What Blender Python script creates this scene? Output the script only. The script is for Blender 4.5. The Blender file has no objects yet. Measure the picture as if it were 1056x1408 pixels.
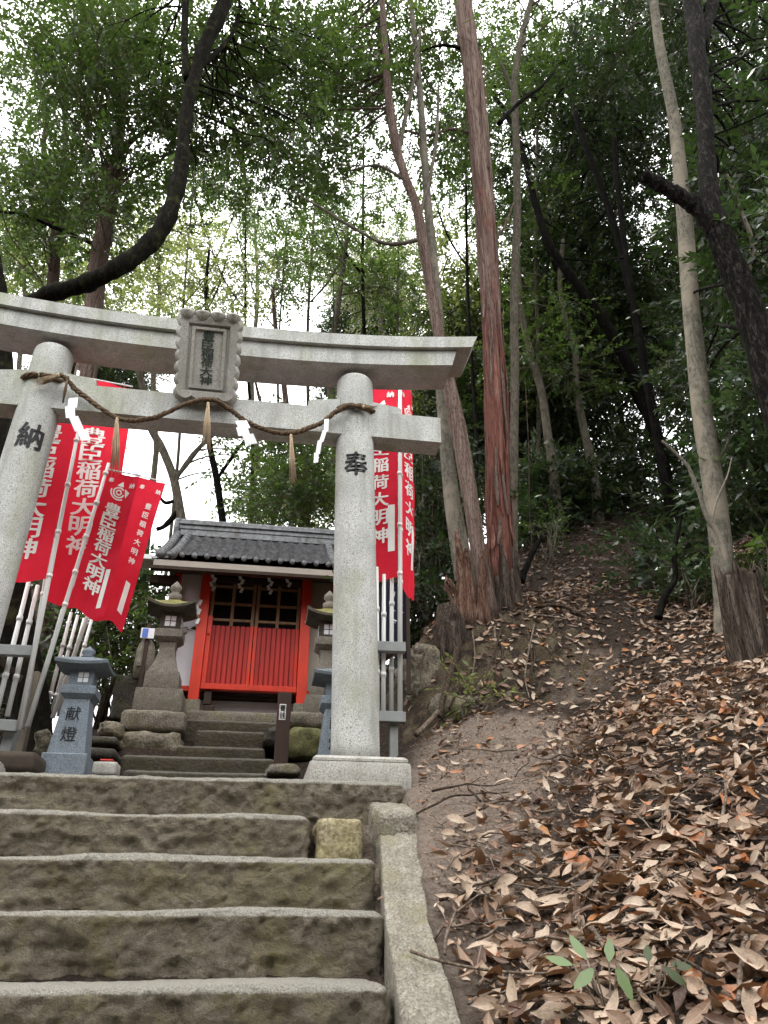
import bpy, bmesh, math, random
import numpy as np
from mathutils import Vector, Matrix
random.seed(11)
rng = np.random.default_rng(11)
SC = bpy.context.scene
COL = SC.collection
R = math.radians

# ------------------------------------------------------------------ camera geometry (pixels of the 1056x1408 photo)
F = 1058.0; PITCH = R(28.5); YAW = R(-9.0); EYE = Vector((0, 0, 1.6))
def ray(px, py):
    a = (px-528)/F; b = (704-py)/F
    cp, sp, cy, sy = math.cos(PITCH), math.sin(PITCH), math.cos(YAW), math.sin(YAW)
    f = Vector((-sy*cp, cy*cp, sp)); r = Vector((cy, sy, 0)); u = Vector((sy*sp, -cy*sp, cp))
    return f + r*a + u*b
def P(px, py, Y):
    d = ray(px, py); return EYE + d*((Y-EYE.y)/d.y)
def PX(Y, px, py):           # metres per pixel there
    d = ray(px, py); return (Y-EYE.y)/d.y/F

# ------------------------------------------------------------------ numpy noise
def _hash(ix, iy, iz, seed):
    h = (ix.astype(np.int64)*374761393 + iy.astype(np.int64)*668265263 + iz.astype(np.int64)*2147483647 + seed*144269)
    h = (h ^ (h >> 13)) * 1274126177
    h = h ^ (h >> 16)
    return (h & 0xffff)/65535.0
def vnoise(p, freq=1.0, seed=0):
    q = np.asarray(p, float)*freq
    if np.isscalar(freq) is False: pass
    i = np.floor(q); f = q-i; f = f*f*(3-2*f); i = i.astype(np.int64)
    out = 0
    for dx in (0, 1):
        wx = f[:, 0] if dx else 1-f[:, 0]
        for dy in (0, 1):
            wy = f[:, 1] if dy else 1-f[:, 1]
            for dz in (0, 1):
                wz = f[:, 2] if dz else 1-f[:, 2]
                out = out + wx*wy*wz*_hash(i[:, 0]+dx, i[:, 1]+dy, i[:, 2]+dz, seed)
    return out*2-1
def fbm(p, freq, oct=4, seed=0, gain=.5):
    a = 1; s = 0; n = 0
    for k in range(oct):
        s = s + a*vnoise(p, freq*(2**k), seed+k*17); n += a; a *= gain
    return s/n

# ------------------------------------------------------------------ mesh building
class MB:
    def __init__(s): s.v = []; s.f = []; s.m = []
    def add(s, vs, fs, m=0):
        o = len(s.v); s.v.extend([tuple(x) for x in vs]); s.f.extend([tuple(i+o for i in f) for f in fs]); s.m.extend([m]*len(fs)); return s
    def bm(s, b, m=0):
        b.verts.index_update(); s.add([v.co[:] for v in b.verts], [[v.index for v in f.verts] for f in b.faces], m); b.free(); return s
    def box(s, c, size, bev=0.0, rz=0, m=0, rot=None):
        b = bmesh.new(); bmesh.ops.create_cube(b, size=1)
        bmesh.ops.scale(b, vec=size, verts=b.verts)
        if bev: bmesh.ops.bevel(b, geom=b.edges[:], offset=bev, segments=2, profile=.6, affect='EDGES')
        M = Matrix.Translation(c) @ (rot.to_4x4() if rot is not None else Matrix.Rotation(rz, 4, 'Z'))
        bmesh.ops.transform(b, matrix=M, verts=b.verts); return s.bm(b, m)
    def bar(s, a, b_, w, h, bev=0.003, m=0, up=(0, 0, 1)):
        a = Vector(a); b_ = Vector(b_); d = (b_-a); L = d.length; d.normalize()
        x = d.cross(Vector(up)); 
        if x.length < 1e-4: x = Vector((1, 0, 0))
        x.normalize(); y = x.cross(d)
        return s.box((a+b_)/2, (w, L, h), bev, m=m, rot=Matrix((x, d, y)).transposed())
    def loft(s, rings, cap=True, m=0):
        n = len(rings[0]); vs = [p for r in rings for p in r]; fs = []
        for k in range(len(rings)-1):
            for i in range(n):
                j = (i+1) % n; fs.append((k*n+i, k*n+j, (k+1)*n+j, (k+1)*n+i))
        if cap: fs.append(tuple(range(n))[::-1]); fs.append(tuple((len(rings)-1)*n+i for i in range(n)))
        return s.add(vs, fs, m)
    def lathe(s, prof, c=(0, 0, 0), n=20, m=0, rot=0, sq=None):
        rings = []
        for r, z in prof:
            rings.append([(c[0]+r*math.cos(rot+2*math.pi*i/n), c[1]+r*math.sin(rot+2*math.pi*i/n), c[2]+z) for i in range(n)])
        return s.loft(rings, m=m)
    def sq(s, prof, c=(0, 0, 0), m=0, rz=0, k=6, lift=0.0):
        # square section rings (half width, z[, corner lift]) with k points a side
        rings = []
        for q in prof:
            h, z = q[0], q[1]; lf = q[2] if len(q) > 2 else 0
            ring = []
            for side in range(4):
                for t in range(k):
                    u = -1+2*t/k
                    x, y = [(u, -1), (1, u), (-u, 1), (-1, -u)][side]
                    zz = z+lf*(abs(u)**2.2)
                    X = h*x; Y = h*y
                    ring.append((c[0]+X*math.cos(rz)-Y*math.sin(rz), c[1]+X*math.sin(rz)+Y*math.cos(rz), c[2]+zz))
            rings.append(ring)
        return s.loft(rings, m=m)
    def tube(s, pts, rad, n=10, m=0, cap=True, rough=0.0, rfreq=6.0, seed=0, flat=1.0):
        pts = [Vector(p) for p in pts]; rings = []
        t0 = (pts[1]-pts[0]).normalized()
        x = t0.cross(Vector((0.31, 0.95, 0.05))); x = x.normalized() if x.length > .05 else Vector((1, 0, 0))
        for i, p in enumerate(pts):
            t = (pts[min(i+1, len(pts)-1)]-pts[max(i-1, 0)])
            t = t.normalized() if t.length > 1e-7 else t0
            x = (x-t*x.dot(t)).normalized(); y = t.cross(x)
            r = rad[i] if hasattr(rad, '__len__') else rad
            rings.append([p+(x*math.cos(2*math.pi*j/n)+y*(math.sin(2*math.pi*j/n)*flat))*r for j in range(n)])
        if rough:
            A = np.array([list(q) for r in rings for q in r]); C = np.repeat(np.array([list(p) for p in pts]), n, axis=0)
            d = A-C; st = A.copy(); st[:, 2] *= .25
            k = 1+rough*(fbm(st, rfreq, 3, seed)+.6*np.abs(vnoise(st, rfreq*3, seed+5)))
            A = C+d*k[:, None]; A = A.reshape(len(rings), n, 3); rings = [[tuple(q) for q in r] for r in A]
        return s.loft(rings, cap, m)
    def build(s, name, mats, parent=None, smooth=True, loc=None, angle=None):
        return mesh_obj(name, s.v, s.f, mats, parent, smooth, s.m, loc, angle)
def mesh_obj(name, v, f, mats, parent=None, smooth=True, mi=None, loc=None, angle=None):
    me = bpy.data.meshes.new(name); v = np.asarray(v, float)
    if loc is not None: v = v-np.asarray(loc)[None, :]
    me.from_pydata(v.tolist(), [], [list(map(int, x)) for x in f]); 
    if not isinstance(mats, (list, tuple)): mats = [mats]
    for m_ in mats: me.materials.append(m_)
    if mi is not None and len(mats) > 1: me.polygons.foreach_set('material_index', mi)
    me.polygons.foreach_set('use_smooth', [bool(smooth)]*len(me.polygons))
    me.validate(); me.update()
    if smooth and angle: 
        try: me.set_sharp_from_angle(angle=R(angle))
        except Exception: pass
    o = bpy.data.objects.new(name, me); COL.objects.link(o)
    if loc is not None: o.location = loc
    if parent is not None:
        o.parent = parent
        if loc is None:
            o.matrix_parent_inverse = Matrix.Translation(parent.location).inverted()
        else: o.location = Vector(loc)-parent.location
    return o
def fast_mesh(name, V, quads, mats, rnd=None, mi=None, parent=None, smooth=False):
    me = bpy.data.meshes.new(name); n = len(quads); k = quads.shape[1]
    me.vertices.add(len(V)); me.vertices.foreach_set('co', np.ascontiguousarray(V, dtype=np.float32).ravel())
    me.loops.add(n*k); me.loops.foreach_set('vertex_index', np.ascontiguousarray(quads, dtype=np.int32).ravel())
    me.polygons.add(n); me.polygons.foreach_set('loop_start', np.arange(0, n*k, k, dtype=np.int32))
    me.polygons.foreach_set('loop_total', np.full(n, k, dtype=np.int32))
    for m_ in (mats if isinstance(mats, (list, tuple)) else [mats]): me.materials.append(m_)
    if mi is not None: me.polygons.foreach_set('material_index', np.ascontiguousarray(mi, dtype=np.int32))
    if smooth: me.polygons.foreach_set('use_smooth', np.ones(n, dtype=bool))
    me.update(calc_edges=True)
    if rnd is not None:
        a = me.attributes.new('rnd', 'FLOAT', 'FACE'); a.data.foreach_set('value', np.ascontiguousarray(rnd, dtype=np.float32))
    o = bpy.data.objects.new(name, me); COL.objects.link(o)
    if parent is not None:
        o.parent = parent; o.matrix_parent_inverse = Matrix.Translation(parent.location).inverted()
    return o
def thing(name, label, cat, loc=(0, 0, 0), group=None):
    o = bpy.data.objects.new(name, None); COL.objects.link(o); o.location = loc; o.empty_display_size = .1
    return tag(o, label, cat, group)
def tag(o, label=None, cat=None, group=None, kind=None):
    if label: o['label'] = label
    if cat: o['category'] = cat
    if group: o['group'] = group
    if kind: o['kind'] = kind
    return o
def copy_tree(o, parent=None):
    kids = [c for c in COL.objects if c.parent == o]
    c = o.copy(); COL.objects.link(c)
    if parent is not None: c.parent = parent
    for k in kids: copy_tree(k, c)
    return c
def catmull(pts, per=6):
    pts = [np.array(p, float) for p in pts]; out = []
    for i in range(len(pts)-1):
        p0 = pts[max(i-1, 0)]; p1 = pts[i]; p2 = pts[i+1]; p3 = pts[min(i+2, len(pts)-1)]
        for t in np.linspace(0, 1, per, endpoint=False):
            out.append(.5*((2*p1)+(-p0+p2)*t+(2*p0-5*p1+4*p2-p3)*t*t+(-p0+3*p1-3*p2+p3)*t**3))
    out.append(pts[-1]); return out
def rough_block(x0, x1, y0, y1, z0, z1, res, r, amp, freq=7, seed=0, front=1.0, oct=4, top=.35, wob=0.0, skew=None):
    # box with rounded, rough-hewn faces; returns verts, faces
    nx, ny, nz = [max(2, int(round((b-a)/res))) for a, b in ((x0, x1), (y0, y1), (z0, z1))]
    V = []; Fc = []
    def face(o, du, dv, nu, nv):
        b = len(V)
        for j in range(nv+1):
            for i in range(nu+1): V.append(np.array(o)+np.array(du)*i/nu+np.array(dv)*j/nv)
        for j in range(nv):
            for i in range(nu):
                a = b+j*(nu+1)+i; Fc.append((a, a+1, a+nu+2, a+nu+1))
    X, Y, Z = x1-x0, y1-y0, z1-z0
    face((x0, y0, z0), (X, 0, 0), (0, 0, Z), nx, nz); face((x1, y1, z0), (-X, 0, 0), (0, 0, Z), nx, nz)
    face((x0, y0, z1), (X, 0, 0), (0, Y, 0), nx, ny); face((x0, y1, z0), (X, 0, 0), (0, -Y, 0), nx, ny)
    face((x1, y0, z0), (0, Y, 0), (0, 0, Z), ny, nz); face((x0, y1, z0), (0, -Y, 0), (0, 0, Z), ny, nz)
    V = np.array(V); lo = np.array((x0, y0, z0))+r; hi = np.array((x1, y1, z1))-r
    q = np.clip(V, lo, hi); d = V-q; L = np.linalg.norm(d, axis=1)+1e-9; n = d/L[:, None]
    # chunky split-stone relief: ridged + fine
    a1 = fbm(V, freq, oct, seed); a2 = -np.abs(vnoise(V*np.array((1, 1, 1.7)), freq*1.7, seed+31)); a3 = vnoise(V, freq*6, seed+77)
    a4 = -np.abs(vnoise(V*np.array((1, 1, .8))+.35*a1[:, None], freq*3.3, seed+51)); a5 = vnoise(V, freq*13, seed+91); disp = amp*(a1*.75+a2*.55+a3*.22+a4*.30+a5*.16)
    w = np.where(n[:, 1] < -.3, front, np.where(n[:, 2] > .6, top, .8))
    w = w*0+ (np.clip(-n[:, 1], 0, 1)*front+np.clip(n[:, 2], 0, 1)*top+np.abs(n[:, 0])*.8+np.clip(n[:, 1], 0, 1)*.3+np.clip(-n[:, 2], 0, 1)*.3)/(np.abs(n).sum(1)+1e-6)
    V2 = q+n*(np.minimum(L, r)+disp*w)[:, None]
    if wob: V2[:, 2] += wob*vnoise(V*np.array((1, .3, 0)), 2.2, seed+9)
    if skew is not None: V2 = skew(V2)
    b = bmesh.new(); vs = [b.verts.new(p) for p in V2]
    for f in Fc:
        try: b.faces.new([vs[i] for i in f])
        except ValueError: pass
    bmesh.ops.remove_doubles(b, verts=b.verts, dist=1e-4)
    bmesh.ops.recalc_face_normals(b, faces=b.faces)
    b.verts.index_update(); v = [x.co[:] for x in b.verts]; f = [[x.index for x in y.verts] for y in b.faces]; b.free(); return v, f

# ------------------------------------------------------------------ materials
class NT:
    def __init__(s, name):
        s.m = bpy.data.materials.new(name); s.m.use_nodes = True; s.t = s.m.node_tree; s.t.nodes.clear()
        s.out = s.t.nodes.new('ShaderNodeOutputMaterial')
    def n(s, typ, **kw):
        x = s.t.nodes.new('ShaderNode'+typ)
        for k, v in kw.items():
            if k.startswith('_'): setattr(x, k[1:], v)
            else: s.set(x, k.replace('__', ' '), v)
        return x
    def set(s, x, k, v):
        i = x.inputs[int(k[1:])] if k[0] == 'i' and k[1:].isdigit() else x.inputs[k]
        if isinstance(v, bpy.types.NodeSocket): s.t.links.new(v, i)
        else: i.default_value = v
    def co(s, scale=(1, 1, 1), kind='Object'):
        c = s.n('TexCoord'); m = s.n('Mapping', Vector=c.outputs[kind], Scale=scale); return m.outputs[0]
    def wpos(s, scale=(1, 1, 1)):
        g = s.n('NewGeometry'); m = s.n('Mapping', Vector=g.outputs['Position'], Scale=scale); return m.outputs[0]
    def noise(s, vec, scale, det=4, rough=.55, dist=0.0):
        return s.n('TexNoise', Vector=vec, Scale=scale, Detail=det, Roughness=rough, Distortion=dist).outputs[0]
    def ramp(s, fac, stops, interp='LINEAR'):
        x = s.n('ValToRGB', Fac=fac); e = x.color_ramp; e.interpolation = interp
        while len(e.elements) < len(stops): e.elements.new(.5)
        for el, (p, c) in zip(e.elements, stops):
            el.position = p; el.color = (c if hasattr(c, '__len__') else (c, c, c))+(1,) if not hasattr(c, '__len__') or len(c) == 3 else c
        return x.outputs[0]
    def mix(s, fac, a, b, blend='MIX'):
        x = s.t.nodes.new('ShaderNodeMix'); x.data_type = 'RGBA'; x.blend_type = blend
        for i, v in ((0, fac), (6, a), (7, b)):
            if isinstance(v, bpy.types.NodeSocket): s.t.links.new(v, x.inputs[i])
            else: x.inputs[i].default_value = v if i == 0 else (tuple(v)+(1,) if len(v) == 3 else v)
        return x.outputs[2]
    def math(s, op, a, b=0.0):
        x = s.n('Math', _operation=op)
        for i, v in ((0, a), (1, b)):
            if isinstance(v, bpy.types.NodeSocket): s.t.links.new(v, x.inputs[i])
            else: x.inputs[i].default_value = v
        return x.outputs[0]
    def bump(s, h, strength=.5, dist=.01):
        return s.n('Bump', Height=h, Strength=strength, Distance=dist).outputs[0]
    def attr(s, name, out='Fac'): return s.n('Attribute', _attribute_name=name).outputs[out]
    def pbr(s, col, rough=.8, normal=None, metal=0.0, spec=.3, sheen=0):
        b = s.n('BsdfPrincipled')
        for k, v in (('Base Color', col), ('Roughness', rough), ('Metallic', metal), ('Specular IOR Level', spec)):
            s.set(b, k, tuple(v)+(1,) if isinstance(v, tuple) and len(v) == 3 else v)
        if normal is not None: s.set(b, 'Normal', normal)
        s.t.links.new(b.outputs[0], s.out.inputs[0]); return b
M = {}
def m_granite(name, base, dark, light, moss=0.0, mosscol=(.16, .17, .07), scale=1.0):
    t = NT(name); c = t.co()
    n1 = t.noise(c, 150*scale, 2, .6); n2 = t.noise(c, 90*scale, 3, .7); big = t.noise(c, 5, 5, .6)
    col = t.ramp(n1, [(.33, dark), (.45, base), (.58, base), (.68, light)])
    col = t.mix(t.ramp(n2, [(.60, 0.0), (.68, .6)]), col, dark)
    col = t.mix(t.ramp(big, [(.35, .55), (.62, 0.0)]), col, tuple(x*.62 for x in base))
    if moss:
        mm = t.ramp(t.noise(t.co((1, 1, .5)), 3.2, 5, .65), [(.5, 0.0), (.68, moss)])
        col = t.mix(mm, col, mosscol)
    st = t.noise(t.wpos((1, 1, .12)), 11, 5, .65); col = t.mix(t.ramp(st, [(.50, 0.0), (.68, .6)]), col, (base[0]*.48, base[1]*.48, base[2]*.43))
    lic = t.noise(t.wpos(), 26, 6, .7); col = t.mix(t.ramp(lic, [(.6, 0.0), (.68, .55)]), col, (base[0]*.55, base[1]*.6, base[2]*.42))
    t.pbr(col, .82, t.bump(t.math('ADD', n1, n2), .35, .004)); M[name] = t.m
def m_stone(name, a, b, c3, moss=.6, mosscol=(.15, .14, .05), scale=1.0, bump=.6):
    t = NT(name); c = t.wpos()
    n1 = t.noise(c, 9*scale, 8, .7, .4); n2 = t.noise(c, 55*scale, 5, .7); n3 = t.noise(c, 3.1*scale, 5, .6, .6); vor = t.n('TexVoronoi', Vector=c, Scale=38*scale, _feature='F1').outputs[0]
    col = t.ramp(n1, [(.3, a), (.5, b), (.72, c3)])
    col = t.mix(t.ramp(n2, [(.35, .75), (.55, 0.0)]), col, tuple(x*.45 for x in a))
    col = t.mix(t.ramp(n2, [(.58, 0.0), (.72, .6)]), col, tuple(min(1, x*1.35) for x in c3))
    if moss: col = t.mix(t.ramp(n3, [(.5, 0.0), (.66, moss)]), col, mosscol)
    h = t.math('ADD', t.math('ADD', n1, t.math('MULTIPLY', n2, .5)), t.math('MULTIPLY', vor, .4))
    t.pbr(col, .9, t.bump(h, bump, .02)); M[name] = t.m
def m_plain(name, col, rough=.6, var=.25, scale=12, bump=.15, stretch=(1, 1, 1), metal=0.0, spec=.3, dirt=None):
    t = NT(name); c = t.co(stretch)
    n = t.noise(c, scale, 6, .65)
    cc = t.ramp(n, [(.3, tuple(x*(1-var) for x in col)), (.7, tuple(min(1, x*(1+var*.6)) for x in col))])
    if dirt: cc = t.mix(t.ramp(t.noise(t.co((1, 1, .35)), scale*.35, 5, .7), [(.52, 0.0), (.72, .7)]), cc, dirt)
    t.pbr(cc, rough, t.bump(t.noise(c, scale*4, 4, .6), bump, .004), metal, spec); M[name] = t.m
def m_bark(name, a, b, c3, sx=26, sz=3.0, bump=.8, patch=None, moss=None, dist=.02):
    t = NT(name); c = t.wpos((1, 1, sz/sx))
    n1 = t.noise(c, sx, 7, .7, .8); n2 = t.noise(t.wpos((1, 1, .2)), sx*3.2, 4, .7); big = t.noise(t.wpos((1, 1, .6)), 3.4, 5, .65, .5)
    col = t.ramp(n1, [(.32, a), (.5, b), (.68, c3)])
    col = t.mix(t.ramp(n2, [(.36, .8), (.52, 0.0)]), col, tuple(x*.5 for x in a))
    if patch: col = t.mix(t.ramp(big, [(.48, 0.0), (.6, .85)]), col, patch)
    if moss: col = t.mix(t.ramp(t.noise(t.wpos(), 6, 6, .7), [(.55, 0.0), (.68, .75)]), col, moss)
    t.pbr(col, .95, t.bump(t.math('ADD', n1, t.math('MULTIPLY', n2, .4)), bump, dist), 0, .06); M[name] = t.m
def m_leaf(name, stops, trans=.35, tcol=(.16, .24, .03), rough=.38, spec=.45):
    t = NT(name); r = t.attr('rnd'); col = t.ramp(r, stops)
    b = t.pbr(col, rough, None, 0, spec)
    tr = t.n('BsdfTranslucent', Color=t.mix(.55, col, tcol, 'MIX')); mx = t.n('MixShader', Fac=trans)
    t.t.links.new(b.outputs[0], mx.inputs[1]); t.t.links.new(tr.outputs[0], mx.inputs[2]); t.t.links.new(mx.outputs[0], t.out.inputs[0]); M[name] = t.m

m_granite('granite', (.50, .50, .475), (.14, .14, .135), (.70, .70, .67), .6, (.25, .265, .14))
m_granite('granite_blue', (.20, .235, .27), (.07, .08, .10), (.34, .38, .42), .1)
m_granite('granite_base', (.42, .40, .36), (.16, .15, .14), (.58, .56, .52), .3, (.25, .24, .15))
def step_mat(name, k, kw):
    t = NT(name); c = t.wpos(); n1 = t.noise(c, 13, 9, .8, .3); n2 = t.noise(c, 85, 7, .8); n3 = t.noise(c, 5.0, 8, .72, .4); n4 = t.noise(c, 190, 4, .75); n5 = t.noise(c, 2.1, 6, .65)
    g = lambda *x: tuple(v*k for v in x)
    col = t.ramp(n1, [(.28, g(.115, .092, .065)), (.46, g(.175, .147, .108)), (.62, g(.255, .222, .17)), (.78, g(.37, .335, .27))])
    col = t.mix(t.ramp(n2, [(.34, .7), (.47, 0.0)]), col, g(.045, .036, .025)); col = t.mix(t.ramp(n2, [(.56, 0.0), (.70, .65)]), col, g(.42, .385, .32))
    col = t.mix(t.ramp(n4, [(.36, .6), (.48, 0.0)]), col, g(.06, .05, .036))
    col = t.mix(t.ramp(t.math('ADD', n3, t.math('MULTIPLY', t.math('SUBTRACT', n2, .5), .6)), [(.50, 0.0), (.66, .72)]), col, g(.215, .18, .075))
    col = t.mix(t.ramp(n5, [(.52, 0.0), (.72, .35)]), col, g(.075, .065, .05))
    oi = t.n('ObjectInfo').outputs['Random']
    wc = t.mix(.018, c, t.n('TexNoise', Vector=c, Scale=22.0, Detail=4.0).outputs[1]); vo = t.n('TexVoronoi', Vector=t.n('Mapping', Vector=wc, Scale=(1, 1, 1.5)).outputs[0], Scale=30.0, _feature='F1'); vd = vo.outputs[0]
    col = t.mix(t.ramp(vd, [(.25, 0.0), (.7, .35)]), col, g(.09, .074, .053)); col = t.mix(t.math('MULTIPLY', t.n('SeparateColor', Color=vo.outputs[1]).outputs[0], .22), col, g(.28, .24, .175))
    col = t.mix(t.math('MULTIPLY', oi, .2), col, g(.24, .205, .15))
    col = t.mix(t.ramp(t.math('ADD', t.noise(c, 3.3, 8, .7, .3), t.math('MULTIPLY', t.math('SUBTRACT', n2, .5), .5)), [(.53, 0.0), (.70, .6)]), col, g(.17, .15, .05))
    worn_lit = t.math('ADD', t.attr('worn_top_lit'), t.math('MULTIPLY', t.math('SUBTRACT', n2, .5), .9))  # worn treads and nosings, with top light painted in as paler colour
    col = t.mix(t.ramp(worn_lit, [(.35, 0.0), (.75, .85)]), col, t.ramp(n4, [(.35, (.30*kw, .275*kw, .225*kw)), (.6, (.64*kw, .61*kw, .53*kw))]))
    h = t.math('ADD', t.math('ADD', t.math('MULTIPLY', n1, 1.0), t.math('MULTIPLY', n2, .9)), t.math('MULTIPLY', n4, .45)); h = t.math('SUBTRACT', h, t.math('MULTIPLY', vd, .45)); t.pbr(col, .92, t.bump(h, 1.0, .05), 0, .2); M[name] = t.m
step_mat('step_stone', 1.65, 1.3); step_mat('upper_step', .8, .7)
m_stone('kerb_stone', (.18, .16, .125), (.29, .262, .21), (.42, .385, .32), .5, (.22, .20, .10), 1.9, .8)
m_stone('old_stone', (.13, .115, .09), (.22, .195, .155), (.33, .30, .245), .5, (.17, .16, .06), 1.6, .4)
m_stone('lantern_stone', (.15, .135, .11), (.22, .20, .165), (.30, .275, .23), .25, (.14, .13, .06), 2.2, .3)
m_stone('yellow_stone', (.17, .14, .075), (.29, .245, .14), (.42, .375, .26), .5, (.25, .21, .06), 1.3, .4)
m_stone('dark_stone', (.04, .036, .03), (.075, .068, .055), (.14, .125, .10), .3, (.07, .075, .03), 1.5, .5)
m_stone('mossy_stone', (.10, .10, .045), (.17, .165, .07), (.25, .24, .12), .6, (.16, .17, .05), 2.0, .4)
m_stone('rock', (.09, .075, .055), (.20, .175, .13), (.34, .31, .25), .4, (.19, .17, .07), 1.0, .7)
m_plain('red_paint', (.64, .042, .016), .45, .22, 8, .15, (1, 1, .2), dirt=(.38, .035, .018))
m_plain('red_slat', (.46, .022, .013), .5, .35, 14, .25, (1, 1, .10), dirt=(.28, .022, .014))
m_plain('plaster', (.72, .73, .76), .85, .06, 6, .1)
m_plain('plaster_beige', (.42, .38, .31), .85, .12, 8, .1)
m_plain('tile', (.20, .205, .21), .55, .6, 22, .3, dirt=(.07, .068, .05))
m_plain('fascia', (.36, .32, .27), .8, .2, 20, .2, (.2, 1, 1))
m_plain('dark_wood', (.05, .032, .022), .75, .4, 18, .3, (1, 1, .15))
m_plain('brown_wood', (.13, .085, .055), .75, .3, 18, .3, (1, 1, .15))
m_plain('lattice_wood', (.27, .17, .095), .75, .35, 18, .3, (1, 1, .15))
m_plain('grey_wood', (.20, .17, .13), .85, .35, 20, .4, (1, 1, .12))
m_plain('dark_box', (.06, .045, .032), .8, .3, 14, .3)
m_plain('sign_brown', (.055, .028, .02), .55, .2, 20, .15, (1, 1, .15))
m_plain('black', (.012, .011, .01), .9, .2)
m_plain('ink', (.012, .012, .013), .6, .2)
m_plain('plaque_ink', (.022, .035, .026), .7, .3)
m_plain('gutter', (.66, .66, .64), .5, .08, 10, .05)
m_plain('pole_white', (.72, .72, .70), .38, .1, 6, .05, (1, 1, .2), 0, .5, dirt=(.45, .44, .40))
m_plain('rack_grey', (.27, .28, .275), .6, .2, 12, .2, dirt=(.17, .15, .12))
m_plain('letter_white', (.90, .87, .83), .8, .06)
m_plain('paper', (.86, .86, .86), .85, .04)
m_plain('shoji', (.78, .78, .80), .6, .05)
m_plain('blue_plate', (.10, .18, .55), .4, .1)
m_plain('navy_cloth', (.012, .014, .03), .85, .2)
m_plain('red_mark', (.55, .06, .05), .8, .3)
m_plain('straw', (.46, .345, .225), .85, .45, 60, .4, (1, 1, .1))
m_plain('rope', (.135, .088, .052), .9, .55, 80, .6, (1, 1, 1))
t = NT('bark_red'); c_ = t.wpos((1, 1, .035)); n1 = t.noise(c_, 26, 7, .7, .5); n2 = t.noise(t.wpos((1, 1, .08)), 75, 4, .7); big = t.noise(t.wpos((1, 1, .4)), 3.6, 6, .7, .6)
red = t.ramp(n1, [(.3, (.05, .019, .015)), (.45, (.155, .060, .045)), (.6, (.25, .112, .085)), (.74, (.36, .215, .17))]); gry = t.ramp(n1, [(.3, (.05, .028, .022)), (.5, (.20, .13, .105)), (.68, (.36, .28, .235))])
zz = t.n('MapRange', Value=t.n('SeparateXYZ', Vector=t.wpos()).outputs[2], **{'From Min': 5.5, 'From Max': 11.0, 'To Min': -.22, 'To Max': .25}).outputs[0]
col = t.mix(t.ramp(t.math('ADD', big, zz), [(.42, 0.0), (.58, 1.0)]), red, gry); col = t.mix(t.ramp(n2, [(.34, .85), (.5, 0.0)]), col, (.035, .015, .012))
t.pbr(col, .9, t.bump(t.math('ADD', n1, t.math('MULTIPLY', n2, .5)), 1.0, .03), 0, .15); M['bark_red'] = t.m
m_bark('bark_brown', (.07, .048, .038), (.17, .12, .10), (.29, .225, .19), 30, 1.2, 1.0, None, None, .025)
m_bark('bark_pale', (.10, .09, .072), (.155, .14, .112), (.215, .197, .165), 16, 30, .35, (.23, .20, .155), (.085, .085, .06), .01)
m_bark('bark_grey', (.075, .064, .05), (.13, .112, .088), (.20, .175, .14), 20, 7, .4, None, (.12, .12, .07), .012)
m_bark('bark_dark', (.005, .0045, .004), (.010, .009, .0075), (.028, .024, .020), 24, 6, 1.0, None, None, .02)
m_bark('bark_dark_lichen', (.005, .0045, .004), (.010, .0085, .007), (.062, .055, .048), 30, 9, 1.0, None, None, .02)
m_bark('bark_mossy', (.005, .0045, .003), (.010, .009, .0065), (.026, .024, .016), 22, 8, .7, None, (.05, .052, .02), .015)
m_bark('stump', (.022, .016, .012), (.075, .057, .045), (.20, .165, .135), 32, 2.0, 1.0, None, None, .03)
m_bark('splinter', (.05, .022, .016), (.15, .085, .06), (.30, .22, .17), 40, 2.0, 1.0, None, None, .02)
m_bark('twig', (.07, .05, .035), (.17, .13, .10), (.30, .25, .20), 40, 10, .5)
m_bark('root', (.025, .018, .013), (.07, .05, .036), (.15, .12, .095), 40, 10, .7)
G1 = [(0, (.007, .015, .005)), (.3, (.024, .046, .012)), (.6, (.052, .092, .026)), (.85, (.115, .17, .05)), (1, (.25, .28, .10))]
m_leaf('leaf_mid', G1, .38, (.16, .28, .035))
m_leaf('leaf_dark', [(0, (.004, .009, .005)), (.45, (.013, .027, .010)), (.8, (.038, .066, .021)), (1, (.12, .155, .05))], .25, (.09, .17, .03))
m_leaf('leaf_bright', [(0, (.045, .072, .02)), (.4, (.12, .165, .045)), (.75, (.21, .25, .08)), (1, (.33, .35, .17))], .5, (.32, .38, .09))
m_leaf('leaf_pale_glare', [(0, (.10, .125, .07)), (.5, (.19, .22, .13)), (1, (.34, .36, .24))], .5, (.33, .37, .16))  # overexposed light of the far trees is put into these leaf tones
m_leaf('leaf_shrub', [(0, (.012, .028, .015)), (.5, (.036, .066, .032)), (.85, (.08, .12, .055)), (1, (.16, .20, .11))], .26, (.13, .22, .05), .3, .5)
m_leaf('leaf_grey', [(0, (.15, .22, .085)), (1, (.27, .335, .165))], .3)
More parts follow.
